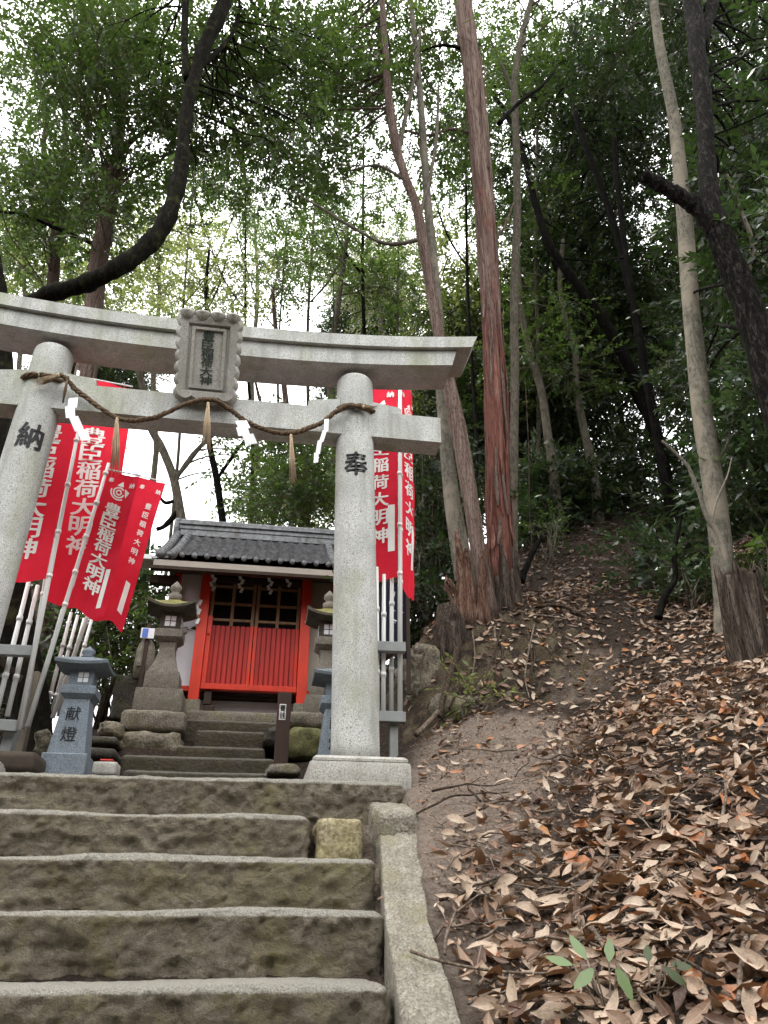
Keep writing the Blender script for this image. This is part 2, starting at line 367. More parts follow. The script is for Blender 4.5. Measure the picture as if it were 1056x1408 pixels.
def litter_mat(name, stops, dark):
    t = NT(name); r = t.attr('rnd'); c = t.wpos(); col = t.ramp(r, stops); n = t.noise(c, 95, 4, .7); n2 = t.noise(c, 30, 3, .6)
    col = t.mix(t.ramp(n, [(.34, .6), (.48, 0.0)]), col, t.mix(.55, col, dark)); col = t.mix(t.ramp(n2, [(.5, 0.0), (.7, .45)]), col, (.30, .22, .175))
    lu = t.attr('lu'); lv_ = t.attr('lv'); vein = t.math('LESS_THAN', t.math('ABSOLUTE', lv_), .045)
    col = t.mix(t.math('MULTIPLY', vein, .55), col, (.34, .26, .20))
    b = t.pbr(col, .55, t.bump(t.math('ADD', n, n2), .6, .005), 0, .35)
    tr = t.n('BsdfTranslucent', Color=(.28, .13, .05, 1)); mx = t.n('MixShader', Fac=.1)
    t.t.links.new(b.outputs[0], mx.inputs[1]); t.t.links.new(tr.outputs[0], mx.inputs[2]); t.t.links.new(mx.outputs[0], t.out.inputs[0]); M[name] = t.m
def cloth_mat():
    t = NT('cloth_red'); c = t.co(); n = t.noise(c, 5, 4)
    w = t.noise(c, 420, 2)
    col = t.ramp(n, [(.3, (.72, .014, .036)), (.7, (.88, .032, .075))])
    b = t.pbr(col, .75, t.bump(w, .15, .002), 0, .2)
    tr = t.n('BsdfTranslucent', Color=(.75, .02, .04, 1)); mx = t.n('MixShader', Fac=.35)
    t.t.links.new(b.outputs[0], mx.inputs[1]); t.t.links.new(tr.outputs[0], mx.inputs[2]); t.t.links.new(mx.outputs[0], t.out.inputs[0]); M['cloth_red'] = t.m
cloth_mat()
litter_mat('litter', [(0, (.020, .011, .007)), (.20, (.085, .043, .027)), (.42, (.19, .108, .064)), (.66, (.35, .242, .160)), (.90, (.57, .46, .35)), (.955, (.38, .13, .045)), (1, (.48, .24, .085))], (.05, .028, .02))
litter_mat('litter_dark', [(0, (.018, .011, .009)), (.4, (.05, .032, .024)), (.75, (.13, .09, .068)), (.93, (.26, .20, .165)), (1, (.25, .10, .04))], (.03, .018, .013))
def soil_mat():
    t = NT('soil'); c = t.wpos()
    n1 = t.noise(c, 3.2, 8, .72, .3); n2 = t.noise(c, 42, 6, .75); n3 = t.noise(c, 140, 3, .7); v = t.n('TexVoronoi', Vector=c, Scale=60, _feature='F1').outputs[0]
    dark = t.ramp(n2, [(.3, (.022, .015, .011)), (.5, (.058, .041, .03)), (.7, (.13, .096, .072))])
    sand = t.ramp(n2, [(.28, (.20, .15, .115)), (.5, (.35, .275, .22)), (.72, (.50, .415, .345))])
    sand = t.mix(t.ramp(n3, [(.34, .6), (.46, 0.0)]), sand, (.13, .095, .07))
    clay = t.ramp(n1, [(.3, (.06, .044, .028)), (.5, (.13, .10, .062)), (.7, (.24, .20, .14))])
    a = t.math('ADD', t.attr('sand'), t.math('MULTIPLY', t.math('SUBTRACT', n1, .5), .9))
    col = t.mix(t.ramp(a, [(.10, 0.0), (.60, 1.0)]), dark, sand)
    k = t.math('ADD', t.attr('clay'), t.math('MULTIPLY', t.math('SUBTRACT', n1, .5), 1.2))
    col = t.mix(t.ramp(k, [(.4, 0.0), (.65, 1.0)]), col, clay)
    h = t.math('ADD', t.math('ADD', n2, t.math('MULTIPLY', n3, .5)), t.math('MULTIPLY', v, .5))
    t.pbr(col, .95, t.bump(h, 1.0, .05), 0, .15); M['soil'] = t.m
soil_mat()

# ------------------------------------------------------------------ lettering (the built-in font draws the kanji)
GLYPH = {}
def load_glyphs(chars, off=0.0):
    objs = []
    for ch in chars:
        cu = bpy.data.curves.new('glyph', 'FONT'); cu.body = ch; cu.size = 1; cu.align_x = 'CENTER'; cu.align_y = 'CENTER'; cu.resolution_u = 3; cu.offset = off
        o = bpy.data.objects.new('glyph', cu); COL.objects.link(o); objs.append((ch, o))
    dg = bpy.context.evaluated_depsgraph_get(); dg.update()
    for ch, o in objs:
        me = bpy.data.meshes.new_from_object(o.evaluated_get(dg))
        v = np.zeros(len(me.vertices)*3); me.vertices.foreach_get('co', v); v = v.reshape(-1, 3)
        fs = [list(p.vertices) for p in me.polygons]
        if len(v):
            lo = v.min(0); hi = v.max(0); v = (v-(lo+hi)/2); s = max(.55, (hi-lo)[:2].max()); v = v/s
        GLYPH[ch] = (v, fs); bpy.data.meshes.remove(me)
    for ch, o in objs:
        cu = o.data; bpy.data.objects.remove(o); bpy.data.curves.remove(cu)
load_glyphs('豊臣稲荷大明神奉納献燈賽銭')
def letters(parent, items, fn, mat, bold=.022, name='character'):
    # items: (char, u, v, su, sv); fn(u, v, lift) -> point; v runs downwards; each character is a mesh of its own
    out = []
    for ch, u, v, su, sv in items:
        g, fs = GLYPH[ch]; mb = MB(); k = 0
        for dx, dy in ((0, 0), (1, 0), (-1, 0), (0, 1), (0, -1), (.7, .7), (-.7, -.7)):
            mb.add([fn(u+(q[0]+dx*bold)*su, v-(q[1]+dy*bold*.7)*sv, k*.00022) for q in g], fs); k += 1
        out.append(mb.build(name, mat, parent, smooth=False))
    return out
# ================================================================== TERRAIN
def pt(px, py, Y, dz=0.0):
    p = P(px, py, Y); return (p.x, p.y, p.z+dz)
CTRL = [(.62, 2.2, 1.40), (.62, 2.7, 1.63), (.64, 3.1, 1.86), (.68, 3.5, 2.07), (.72, 3.8, 2.20), (.6, 1.0, .78), (.6, -1, 0), (-3, -1, 0), (3, -1, .7), (-3, 1, .9), (-3, 3, 1.9),
        (-2.6, 4, 2.2), (-.5, 4.2, 2.2), (-1.5, 4.7, 2.28), (-2.6, 5, 2.4), (0, 4.9, 2.3), (.85, 4.5, 2.5), (.95, 5.2, 2.62), (.9, 6.5, 3.0), (.9, 8, 3.4),
        (-.2, 6.5, 2.95), (-.2, 7.6, 3.3), (-2.2, 7, 3.0), (-3.6, 6, 2.7), (-2, 9, 3.3), (0, 9.5, 3.4), (0, 12, 3.0), (-3, 12, 2.6), (0, 16, 1.6), (-6, 8, 2.6), (-6, 14, 1.8),
        pt(1056, 1408, 1.9), pt(850, 1150, 3.0), pt(1056, 960, 3.8), pt(720, 1300, 2.5, -.02), pt(760, 1020, 4.2), pt(900, 1050, 3.6), pt(690, 1080, 3.7),
        pt(690, 830, 6.3), pt(1000, 865, 5.2), pt(1020, 915, 4.6), pt(850, 900, 5.5), pt(850, 810, 7.0), pt(850, 735, 8.6), pt(860, 700, 9.8), pt(760, 730, 9.4), pt(960, 740, 8.2), pt(1056, 800, 6.2),
        pt(600, 1010, 4.7), pt(660, 985, 4.95), pt(700, 962, 5.1), pt(560, 1035, 4.6), pt(575, 1060, 4.2),
        pt(625, 868, 5.75), pt(690, 868, 5.75), pt(750, 868, 5.8), pt(775, 905, 5.5), pt(575, 880, 6.3),
        (7.5, 9, 7.6), (9, 6, 7.2), (6, 3, 4.2), (5, 1, 2.6), (6.5, 13, 7.4), (7, 17, 5.6), (3, 11, 5.9), (2.5, 15, 4.6), (10, 14, 8.6), (1.8, 8.5, 4.6), (12, 3, 7.0), (12, 9, 9.4)]
CT = np.array(CTRL)
def _tps(a, b):
    d = np.sqrt(((a[:, None, :]-b[None, :, :])**2).sum(2))+1e-9
    return d*d*np.log(d)
_n = len(CT); _A = np.zeros((_n+3, _n+3)); _A[:_n, :_n] = _tps(CT[:, :2], CT[:, :2])+np.eye(_n)*.012
_A[:_n, _n] = 1; _A[:_n, _n+1:] = CT[:, :2]; _A[_n, :_n] = 1; _A[_n+1:, :_n] = CT[:, :2].T
_W = np.linalg.solve(_A, np.concatenate([CT[:, 2], np.zeros(3)]))
def sstep(a, b, x): t = np.clip((x-a)/(b-a), 0, 1); return t*t*(3-2*t)
STEPY = [1.55, 1.96, 2.36, 2.74, 3.08, 3.40, 3.70]
STEPZ = [1.09, 1.285] + [P(300, y, Y).z for y, Y in ((1355, 2.36), (1250, 2.74), (1176, 3.08), (1116, 3.4), (1066, 3.7))]
def terrain(x, y, detail=True):
    x = np.atleast_1d(np.asarray(x, float)); y = np.atleast_1d(np.asarray(y, float))
    xc = np.clip(x, -9, 14); yc = np.clip(y, -2, 20); q = np.stack([xc, yc], 1)
    z = np.empty(len(x))
    for s in range(0, len(x), 20000):
        z[s:s+20000] = _tps(q[s:s+20000], CT[:, :2]) @ _W[:_n]
    z = z+_W[_n]+q @ _W[_n+1:]
    far = sstep(0, 30, np.hypot(x-xc, y-yc)); z = z*(1-far)+(-1.0)*far
    p3 = np.stack([x, y, np.zeros_like(x)], 1)
    if detail:
        hill = sstep(.7, 1.3, x)
        z = z+.05*hill*fbm(p3, 2.1, 4, 3)+.022*sstep(.6, .9, x)*fbm(p3, 8, 3, 9)+.02*fbm(p3, 3, 2, 21)*(1-hill)
    # the stair cut
    line = np.interp(y, [-2, 0]+STEPY+[4.2, 4.6], [0, .3]+[v-.2 for v in STEPZ]+[2.1, 2.25])
    xk = np.interp(y, [1.2, 2.2, 2.7, 3.3, 3.6, 3.9], [.56, .55, .577, .668, .69, .72]); k = (1-sstep(xk-.07, xk-.005, x))*sstep(-3.2, -2.6, x)*(1-sstep(3.9, 4.4, y))
    z = z*(1-k)+np.minimum(z, line)*k
    if detail:
        cl = sstep(.9, 1.2, x)*(1-sstep(2.3, 2.9, x))*sstep(4.6, 5.1, y)*(1-sstep(6.3, 6.8, y))
        z = z+cl*(.10*np.abs(fbm(p3, 5, 4, 33))-.04+.05*fbm(p3, 14, 2, 35))
    return z
def tz(x, y): return float(terrain([x], [y])[0])
xs = np.concatenate([np.linspace(-70, -9, 14)[:-1], np.linspace(-9, -1, 50)[:-1], np.linspace(-1, 4.5, 190)[:-1], np.linspace(4.5, 9, 70)[:-1], np.linspace(9, 14, 30)[:-1], np.linspace(14, 70, 14)])
ys = np.concatenate([np.linspace(-70, -2, 14)[:-1], np.linspace(-2, 1.6, 30)[:-1], np.linspace(1.6, 6.6, 190)[:-1], np.linspace(6.6, 12, 90)[:-1], np.linspace(12, 20, 30)[:-1], np.linspace(20, 90, 14)])
gx, gy = np.meshgrid(xs, ys); gz = terrain(gx.ravel(), gy.ravel())
NX, NY = len(xs), len(ys)
V = np.stack([gx.ravel(), gy.ravel(), gz], 1); ii = (np.arange(NY-1)[:, None]*NX+np.arange(NX-1)[None, :]).ravel()
Q = np.stack([ii, ii+1, ii+NX+1, ii+NX], 1)
ground = fast_mesh('ground', V, Q, M['soil'], smooth=True); tag(ground, 'dark leaf-strewn soil of the wooded slope and shrine terrace', kind='structure')
def polyd(x, y, pts):
    d = np.full(len(x), 1e9)
    for (ax, ay), (bx, by) in zip(pts[:-1], pts[1:]):
        t = np.clip(((x-ax)*(bx-ax)+(y-ay)*(by-ay))/((bx-ax)**2+(by-ay)**2), 0, 1)
        d = np.minimum(d, np.hypot(x-ax-t*(bx-ax), y-ay-t*(by-ay)))
    return d
SANDP = [pt(655, 1330, 2.42)[:2], pt(630, 1250, 2.8)[:2], pt(600, 1180, 3.15)[:2], pt(610, 1110, 3.5)[:2], pt(640, 1060, 3.9)[:2], pt(690, 1005, 4.5)[:2]]
PATHP = [pt(700, 1000, 4.55)[:2], pt(780, 950, 5.0)[:2], pt(830, 900, 5.5)[:2], pt(850, 840, 6.5)[:2], pt(880, 780, 7.6)[:2], pt(870, 720, 9.0)[:2]]
def sandiness(x, y):
    return np.clip(1.35-polyd(x, y, SANDP)/.42, 0, 1)*(.28+.72*sstep(2.6, 3.4, y))
vx, vy = V[:, 0], V[:, 1]
a = ground.data.attributes.new('sand', 'FLOAT', 'POINT'); a.data.foreach_set('value', (sandiness(vx, vy)+.35*np.clip(1-polyd(vx, vy, PATHP[1:3])/.3, 0, 1)).astype(np.float32))
gxx = np.gradient(gz.reshape(NY, NX), xs, axis=1).ravel(); gyy = np.gradient(gz.reshape(NY, NX), ys, axis=0).ravel()
steep = np.hypot(gxx, gyy)
a = ground.data.attributes.new('clay', 'FLOAT', 'POINT'); a.data.foreach_set('value', (np.clip((steep-1.05)/.7, 0, .8)*(vx > .9)*(vy < 6.5)).astype(np.float32))

# ================================================================== STONE STEPS
SG = 'rough stone steps climbing to the gate'
RIGHT = [.40, .41, .405, .445, .468, .235, .70]
STEPLAB = ['rough stone step just below the frame', 'second rough stone step below the frame',
           'lowest visible rough stone step, nearest the camera with broad pale top', 'second step up from the bottom, long mossy rough stone',
           'middle rough stone step with yellow-green moss on its face', 'fourth step up, long stone ending at a short yellowish block', 'topmost stone step, carrying the gate plinth above it']
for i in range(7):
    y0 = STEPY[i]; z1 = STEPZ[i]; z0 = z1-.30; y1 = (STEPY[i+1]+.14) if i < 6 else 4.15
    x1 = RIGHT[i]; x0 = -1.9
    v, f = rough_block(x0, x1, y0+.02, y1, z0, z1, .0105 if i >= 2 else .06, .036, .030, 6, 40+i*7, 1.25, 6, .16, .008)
    o = mesh_obj('stone_step', v, f, M['step_stone']); zz_ = np.array(v)[:, 2]; at = o.data.attributes.new('worn_top_lit', 'FLOAT', 'POINT'); at.data.foreach_set('value', sstep(z1-.030, z1-.010, zz_).astype(np.float32)); tag(o, STEPLAB[i], 'step', SG)  # mask for the tread band: wear plus painted top light
v, f = rough_block(.258, .46, 3.39, 3.76, STEPZ[5]-.30, STEPZ[5]-.012, .018, .03, .02, 9, 5, 1.2, 4)
tag(mesh_obj('stone_block', v, f, M['yellow_stone']), 'short yellowish stone block filling the right end of the fourth step', 'stone block')
# kerb: one long sloping slab and a block at its head
def kskew(pts):
    def sk(V):
        yy = [p[0] for p in pts]; zc = np.interp(V[:, 1], yy, [p[1] for p in pts]); xc = np.interp(V[:, 1], yy, [p[2] for p in pts]); w = np.interp(V[:, 1], yy, [p[3] for p in pts])
        V = V.copy(); V[:, 2] += zc; V[:, 0] = V[:, 0]*w+xc; return V
    return sk
v, f = rough_block(-.5, .5, 1.2, 3.30, -.42, 0, .022, .04, .018, 5, 77, .6, 5, .9, .0, kskew([(1.2, .88, .46, .17), (2.2, 1.395, .472, .152), (2.7, 1.622, .503, .145), (3.3, 1.955, .585, .165)]))
tag(mesh_obj('kerb_slab', v, f, M['kerb_stone']), 'long pale sloping kerb stone along the right side of the steps', 'kerb')
v, f = rough_block(.505, .680, 3.31, 3.66, 1.70, 2.05, .016, .03, .016, 7, 78, .8, 4, .8, 0, lambda V: V+np.stack([V[:,0]*0, V[:,1]*0, np.clip(V[:,2]-1.8, 0, 1)*(V[:,1]-3.4)*1.0], 1))
tag(mesh_obj('kerb_block', v, f, M['kerb_stone']), 'squarish pale stone at the head of the sloping kerb', 'kerb')

# ================================================================== TORII
TC = -.503; TY = 4.05; PZ = STEPZ[6]+.138
BASEX = {1: .492, -1: -1.498}; TOPX = {1: .445, -1: -1.451}
torii = thing('torii_gate', 'grey granite shrine gate with carved plaque and twisted straw rope', 'gate', (TC, TY, STEPZ[6]))
def pillar_pt(s, ang, z):
    t = (z-PZ)/(4.82-PZ); cx = BASEX[s]+(TOPX[s]-BASEX[s])*t; r = .127+(.118-.127)*t
    return Vector((cx+r*math.sin(ang), TY-r*math.cos(ang), z))
for s in (1, -1):
    m = MB(); rings = []
    for z in np.linspace(PZ-.01, 4.755, 30): rings.append([pillar_pt(s, 2*math.pi*j/48, z) for j in range(48)][::1])
    # a rounded shoulder under the lintel
    for k in range(1, 6):
        z = 4.755+.05*math.sin(k*math.pi/10); sc = math.cos(k*math.pi/10*.75); c = Vector((TOPX[s], TY, 0))
        rings.append([Vector((c.x+(p.x-c.x)*sc, c.y+(p.y-c.y)*sc, z)) for p in rings[29]])
    m.loft(rings); pil = m.build('pillar', M['granite'], torii)
    ch, zc = ('奉', None) if s == 1 else ('納', None)
    px, py = (489, 637) if s == 1 else (44, 598)
    zc = P(px, py, TY-.12).z; t = (zc-PZ)/(4.82-PZ); cx = BASEX[s]+(TOPX[s]-BASEX[s])*t
    a0 = math.asin(max(-.9, min(.9, (P(px, py, TY-.10).x-cx)/.125)))
    letters(pil, [(ch, 0, 0, .145, .165)], lambda u, v, l: pillar_pt(s, a0+u/.124, zc-v)+Vector((math.sin(a0+u/.124), -math.cos(a0+u/.124), 0))*(.003+l), M['ink'], .03)
    m = MB(); bx = BASEX[s]
    m.box((bx, TY, STEPZ[6]+.035), (.50, .48, .14), .025)
    m.sq([(.232, 0), (.232, .012), (.215, .026), (.135, .036)], (bx, TY, STEPZ[6]+.1035), k=8)
    m.build('plinth', M['granite_base'], torii, angle=40)
def sori(x):           # upward curve of the lintels
    u = abs(x-TC)/1.75; return .125*u**2.3
def lintel(name, xa, xb, y0, y1, z0, z1, slant, mat, curve=True, topdrop=.0):
    m = MB(); rings = []; N = 40
    for i in range(N+1):
        u = -1+2*i/N; ring = []
        for (y, z) in ((y0, z0), (y1, z0), (y1, z1-topdrop), ((y0+y1)/2, z1), (y0, z1-topdrop)):
            half = (xb-xa)/2+slant*((z-z0)/(z1-z0)); x = (xa+xb)/2+u*half
            ring.append((x, y, z+(sori(x) if curve else 0)))
        rings.append(ring)
    m.loft(rings); return m.build(name, mat, torii, smooth=False)
KZ = 4.806
lintel('lower_lintel', TC-1.585, TC+1.585, 3.915, 4.185, KZ, KZ+.125, .035, M['granite'])
lintel('top_lintel', TC-1.72, TC+1.72, 3.885, 4.215, KZ+.128, KZ+.238, .05, M['granite'], True, .02)
ntop = P(602, 574, 3.97).z; nbot = P(606, 608, 3.97).z
lintel('tie_beam', TC-1.50, TC+1.50, 3.972, 4.128, nbot, ntop, 0, M['granite'], False)
for s in (1, -1):      # wedges above the tie beam either side of each pillar
    for d in (-1, 1):
        cx = (TOPX[s]); m = MB(); x0 = cx+d*.10; x1 = cx+d*.30
        m.loft([[(x, y, z) for (y, z) in ((3.985, ntop+.002), (4.115, ntop+.002), (4.115, ntop+h), (3.985, ntop+h))] for x, h in ((x0, .085), (x1-d*.02, .06), (x1, .045))])
        m.build('wedge', M['granite'], torii, smooth=False)
# plaque: tilted frame with scalloped rim
p_bot = P(282, 551, 3.925); p_top = P(290, 436, 3.72)
ph = (p_top-p_bot).length; pu = (p_top-p_bot).normalized(); px_ = Vector((1, 0, 0)); pn = px_.cross(pu).normalized(); pc = (p_bot+p_top)/2+pn*.0
def plq(u, v, w=0.0): return pc+px_*u+pu*v+pn*w
wT, wB = .185, .175
def outline(n=1):
    pts = []
    def arc(a, b, k, bulge):
        a = Vector(a); b = Vector(b); d = b-a; nrm = Vector((d.y, -d.x)).normalized()
        for i in range(k):
            for t in np.linspace(0, 1, 7, endpoint=False):
                pts.append(a+d*((i+t)/k)+nrm*(bulge*math.sin(math.pi*t)))
    H = ph/2
    arc((-wB, -H), (wB, -H), 4, .020); arc((wB, -H), (wT, H), 7, .016); arc((wT, H), (-wT, H), 4, .0); arc((-wT, H), (-wB, -H), 7, .016)
    return pts
m = MB(); ol = outline()
rings = [[plq(p.x*.93, p.y*.94, -.055) for p in ol], [plq(p.x, p.y, -.03) for p in ol], [plq(p.x*1.01, p.y*1.01, .015) for p in ol], [plq(p.x*.90, p.y*.93, .035) for p in ol]]
inner = []
for p in ol:   # square-ish inner opening
    q = Vector((max(-.118, min(.118, p.x*.8)), max(-ph/2+.055, min(ph/2-.06, p.y*.95)))); inner.append(q)
rings += [[plq(p.x*1.08, p.y*1.02, .030) for p in inner], [plq(p.x, p.y, .012) for p in inner]]
m.loft(rings); plaque = m.build('plaque', M['granite_base'], torii, angle=35)
for k in range(4):      # scallop shells along the head of the frame
    cx = -wT+(k+.5)*2*wT/4; b = MB(); rr = []
    for j in range(5):
        a_ = j*math.pi/8; rr.append([plq(cx+.047*math.cos(a_)*math.cos(t), ph/2+.012-.055*math.cos(a_)*math.sin(t)*(1 if math.sin(t) > 0 else .35), .02+.035*math.sin(a_)) for t in np.linspace(0, 2*math.pi, 18, endpoint=False)])
    b.loft(rr); b.build('scallop', M['granite_base'], plaque)
m = MB()
for (u0, v0, u1, v1) in ((-.103, -ph/2+.068, -.085, ph/2-.075), (.085, -ph/2+.068, .103, ph/2-.075), (-.0845, -ph/2+.068, .0845, -ph/2+.084), (-.0845, ph/2-.091, .0845, ph/2-.075)):
    m.loft([[plq(u0, v0, w), plq(u1, v0, w), plq(u1, v1, w), plq(u0, v1, w)] for w in (.008, .026)])
m.build('inner_frame', M['granite_base'], plaque, smooth=False)
letters(plaque, [(c, 0, (k-2.5)*(ph-.19)/6, .072 if k != 4 else .078, (ph-.19)/6) for k, c in enumerate('豊臣稲荷大神')], lambda u, v, l: plq(u-.004, -v-.002, .0155+l), M['plaque_ink'], .02)

# ================================================================== STRAW ROPE
rope_px = [(66, 521), (85, 517), (110, 540), (160, 574), (205, 576), (250, 558), (287, 549), (312, 560), (345, 583), (395, 596), (440, 582), (462, 566), (480, 558), (508, 561)]
ry = [3.90, 3.90, 3.93, 3.93, 3.92, 3.90, 3.86, 3.90, 3.92, 3.93, 3.93, 3.915, 3.90, 3.90]
rp = [P(x, y, Y) for (x, y), Y in zip(rope_px, ry)]
rope = thing('shrine_rope', 'twisted brown straw rope with tassels hung between the gate pillars', 'rope', rp[6])
cl = [Vector(p) for p in catmull(rp, 26)]
m = MB()
for k in range(3):
    pts = []
    for i, p in enumerate(cl):
        t = (cl[min(i+1, len(cl)-1)]-cl[max(i-1, 0)]).normalized(); s_ = t.cross(Vector((0, 0, 1))).normalized(); u_ = s_.cross(t)
        a_ = i*.55+k*2.094; pts.append(p+(s_*math.cos(a_)+u_*math.sin(a_))*(.0070+.0018*math.sin(i*.13+k)))
    m.tube(pts, [.0078+.0016*math.sin(j_*.37+k*2) for j_ in range(len(pts))], 7, rough=.6, rfreq=60, seed=k)
for i in range(4, len(cl)-4):       # loose fibres sticking out of the lay
    if random.random() < .75:
        d_ = Vector((random.gauss(0, 1), random.gauss(0, 1), random.gauss(-.3, 1))).normalized(); t = (cl[i+1]-cl[i-1]).normalized(); L_ = random.uniform(.012, .035)
        m.tube([cl[i]+d_*.010, cl[i]+d_*.014+t*L_*.5, cl[i]+d_*random.uniform(.012, .024)+t*L_], [.0012, .001, .0006], 3)
m.build('twist', M['rope'], rope)
# wraps round the pillars and the frayed ends
for s, zz in ((-1, P(75, 519, 3.93).z), (1, P(486, 559, 3.93).z)):
    m = MB()
    for k in range(3):
        pts = []
        for i in range(60):
            a_ = 2*math.pi*i/60; c = pillar_pt(s, a_, zz+.02*math.sin(a_*.5)); n_ = Vector((math.sin(a_), -math.cos(a_), 0)); b_ = i*.75+k*2.094
            pts.append(c+n_*(.013+.009*math.cos(b_))+Vector((0, 0, .009*math.sin(b_))))
        m.tube(pts, .009, 6, rough=.3, rfreq=60, seed=k)
    m.build('wrap', M['rope'], rope)
def straws(name, top, bot, n, r0, r1, mat='straw', th=.0018):
    m = MB(); top = Vector(top); bot = Vector(bot)
    for i in range(n):
        a_ = random.random()*6.283; q = math.sqrt(random.random()); L = random.uniform(.72, 1.0)
        o0 = Vector((math.cos(a_), math.sin(a_), 0))*r0*q; o1 = Vector((math.cos(a_+.3), math.sin(a_+.3), 0))*r1*q
        p2 = top+(bot-top)*L+o1; mid = (top+p2)/2+o0*.6+Vector((random.gauss(0, .003), random.gauss(0, .003), 0))
        m.tube([top+o0, mid, p2], [th, th, th*.5], 4)
    m.tube([top+Vector((0, 0, .012)), top, top+(bot-top)*.06, top+(bot-top)*.12], [.008, r0*1.25, r0*1.15, r0*.5], 8)
    return m.build(name, M[mat], rope)
straws('tassel', P(161, 577, 3.925), P(158, 655, 3.925), 46, .008, .030)
straws('tassel', P(286, 556, 3.85), P(283, 626, 3.85), 40, .008, .030)
straws('tassel', P(400, 600, 3.925), P(403, 668, 3.925), 46, .008, .026)
straws('frayed_end', P(80, 516, 3.89), P(48, 528, 3.88), 50, .012, .035)
straws('frayed_end', P(500, 560, 3.89), P(520, 560, 3.86), 24, .010, .020)
straws('loose_strand', P(93, 520, 3.90), P(86, 556, 3.91), 14, .008, .006, 'rope', .003)
def shide(top, segs, w=.028):
    m = MB(); p = Vector(top); pts = []
    for (dx, dz, dy) in segs:
        a_ = p; b_ = p+Vector((dx, dy, -dz)); n_ = Vector((1, 0, .25)).normalized()*w
        m.add([a_-n_, a_+n_, b_+n_, b_-n_, a_-n_+Vector((0, .002, 0)), a_+n_+Vector((0, .002, 0)), b_+n_+Vector((0, .002, 0)), b_-n_+Vector((0, .002, 0))],
              [(0, 1, 2, 3), (7, 6, 5, 4), (0, 4, 5, 1), (1, 5, 6, 2), (2, 6, 7, 3), (3, 7, 4, 0)])
        p = b_+Vector((random.choice((-1, 1))*w*.55, -.004, .008))
    return m.build('paper_streamer', M['paper'], rope, smooth=False)
shide(P(101, 547, 3.90), [(.012, .085, -.02), (.02, .08, .0), (.05, .09, .01), (.03, .07, .0)], .026)
shide(P(331, 578, 3.905), [(.03, .07, -.02), (.02, .06, .0), (.03, .06, .01)], .034)
shide(P(449, 576, 3.90), [(.0, .10, -.01), (-.02, .09, .0), (-.01, .10, .0), (.0, .07, 0)], .014)

# ================================================================== SECOND FLIGHT AND TERRACE
SF = [(1061, 5.10, (168, 1060), (415, 1060)), (1041, 5.40, (165, 1041), (380, 1041)), (1026, 5.75, (241, 1026), (366, 1026)), (1004, 6.05, (268, 1004), (366, 1004)), (990, 6.35, (250, 990), (385, 990))]
SFL = ['broad lowest dark step of the upper flight', 'second dark step of the upper flight, wider than the one above it', 'third dark worn step of the upper flight', 'narrow dark step just below the shrine terrace', 'top dark step under the shrine terrace edge']
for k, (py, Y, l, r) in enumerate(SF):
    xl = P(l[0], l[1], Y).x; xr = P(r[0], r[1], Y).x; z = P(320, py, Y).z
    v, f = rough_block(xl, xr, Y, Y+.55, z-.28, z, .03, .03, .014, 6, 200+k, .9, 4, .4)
    o = mesh_obj('stone_step', v, f, M['upper_step']); at = o.data.attributes.new('worn_top_lit', 'FLOAT', 'POINT'); at.data.foreach_set('value', (.8*sstep(z-.030, z-.010, np.array(v)[:, 2])).astype(np.float32)); tag(o, SFL[k], 'step', 'dark steps of the upper flight')  # pale top edge: wear and top light put into the colour
ZT = P(300, 976, 6.5).z
v, f = rough_block(P(250, 976, 6.5).x, P(400, 976, 6.5).x, 6.5, 7.55, ZT-.35, ZT, .04, .03, .012, 5, 221, .9, 4, .4)
tag(mesh_obj('terrace_slab', v, f, M['old_stone']), 'long brownish stone edging the terrace in front of the shrine', 'terrace stone')
# retaining stones either side
def stone(name, lab, px0, px1, py0, py1, Y, depth, mat, res=.03, r=.04, amp=.02, seed=1, cat='stone', group=None, freq=6):
    a = P(px0, (py0+py1)/2, Y); b = P(px1, (py0+py1)/2, Y); cx = (px0+px1)/2
    zt = P(cx, py0, Y).z; zb = P(cx, py1, Y).z
    v, f = rough_block(a.x, b.x, Y, Y+depth, zb, zt, res, r, amp, freq, seed, 1.1, 4, .6)
    return tag(mesh_obj(name, v, f, M[mat]), lab, cat, group)
LY = 6.15
stone('coping_stone', 'rough pale coping stone carrying the left old lantern', 163, 255, 975, 1004, LY-.05, .75, 'old_stone', seed=31, cat='coping stone')
stone('retaining_rock', 'large weathered boulder below the left lantern coping', 152, 252, 1002, 1042, LY-.12, .7, 'rock', r=.09, amp=.05, seed=32, cat='rock', freq=4)
stone('coping_stone', 'rough coping stone carrying the right old lantern behind the pillar', 394, 500, 978, 1000, LY-.05, .75, 'old_stone', seed=33, cat='coping stone')
stone('retaining_rock', 'mossy yellow-green rock wall right of the upper steps', 392, 490, 998, 1044, LY-.14, .7, 'mossy_stone', r=.09, amp=.05, seed=34, cat='rock', freq=5)
stone('retaining_rock', 'small broken rock wedged beside the narrow dark steps', 360, 394, 996, 1024, 5.95, .5, 'dark_stone', r=.06, amp=.05, seed=35, cat='rock', freq=7)
stone('flat_rock', 'flat worn rock at the foot of the brown sign post', 366, 416, 1046, 1064, 5.0, .5, 'old_stone', r=.05, amp=.03, seed=36, cat='rock')
stone('boulder', 'dark boulder between the blue lantern and the old lantern', 128, 170, 985, 1012, 6.0, .8, 'rock', r=.10, amp=.06, seed=37, cat='rock', freq=4)
stone('stone_step', 'upper of two narrow side steps left of the old lantern', 116, 162, 1010, 1022, 5.7, .6, 'dark_stone', seed=38, cat='step', group='side steps left of the old lantern')
stone('stone_step', 'lower of two narrow side steps left of the old lantern', 112, 160, 1026, 1042, 5.35, .6, 'dark_stone', seed=39, cat='step', group='side steps left of the old lantern')
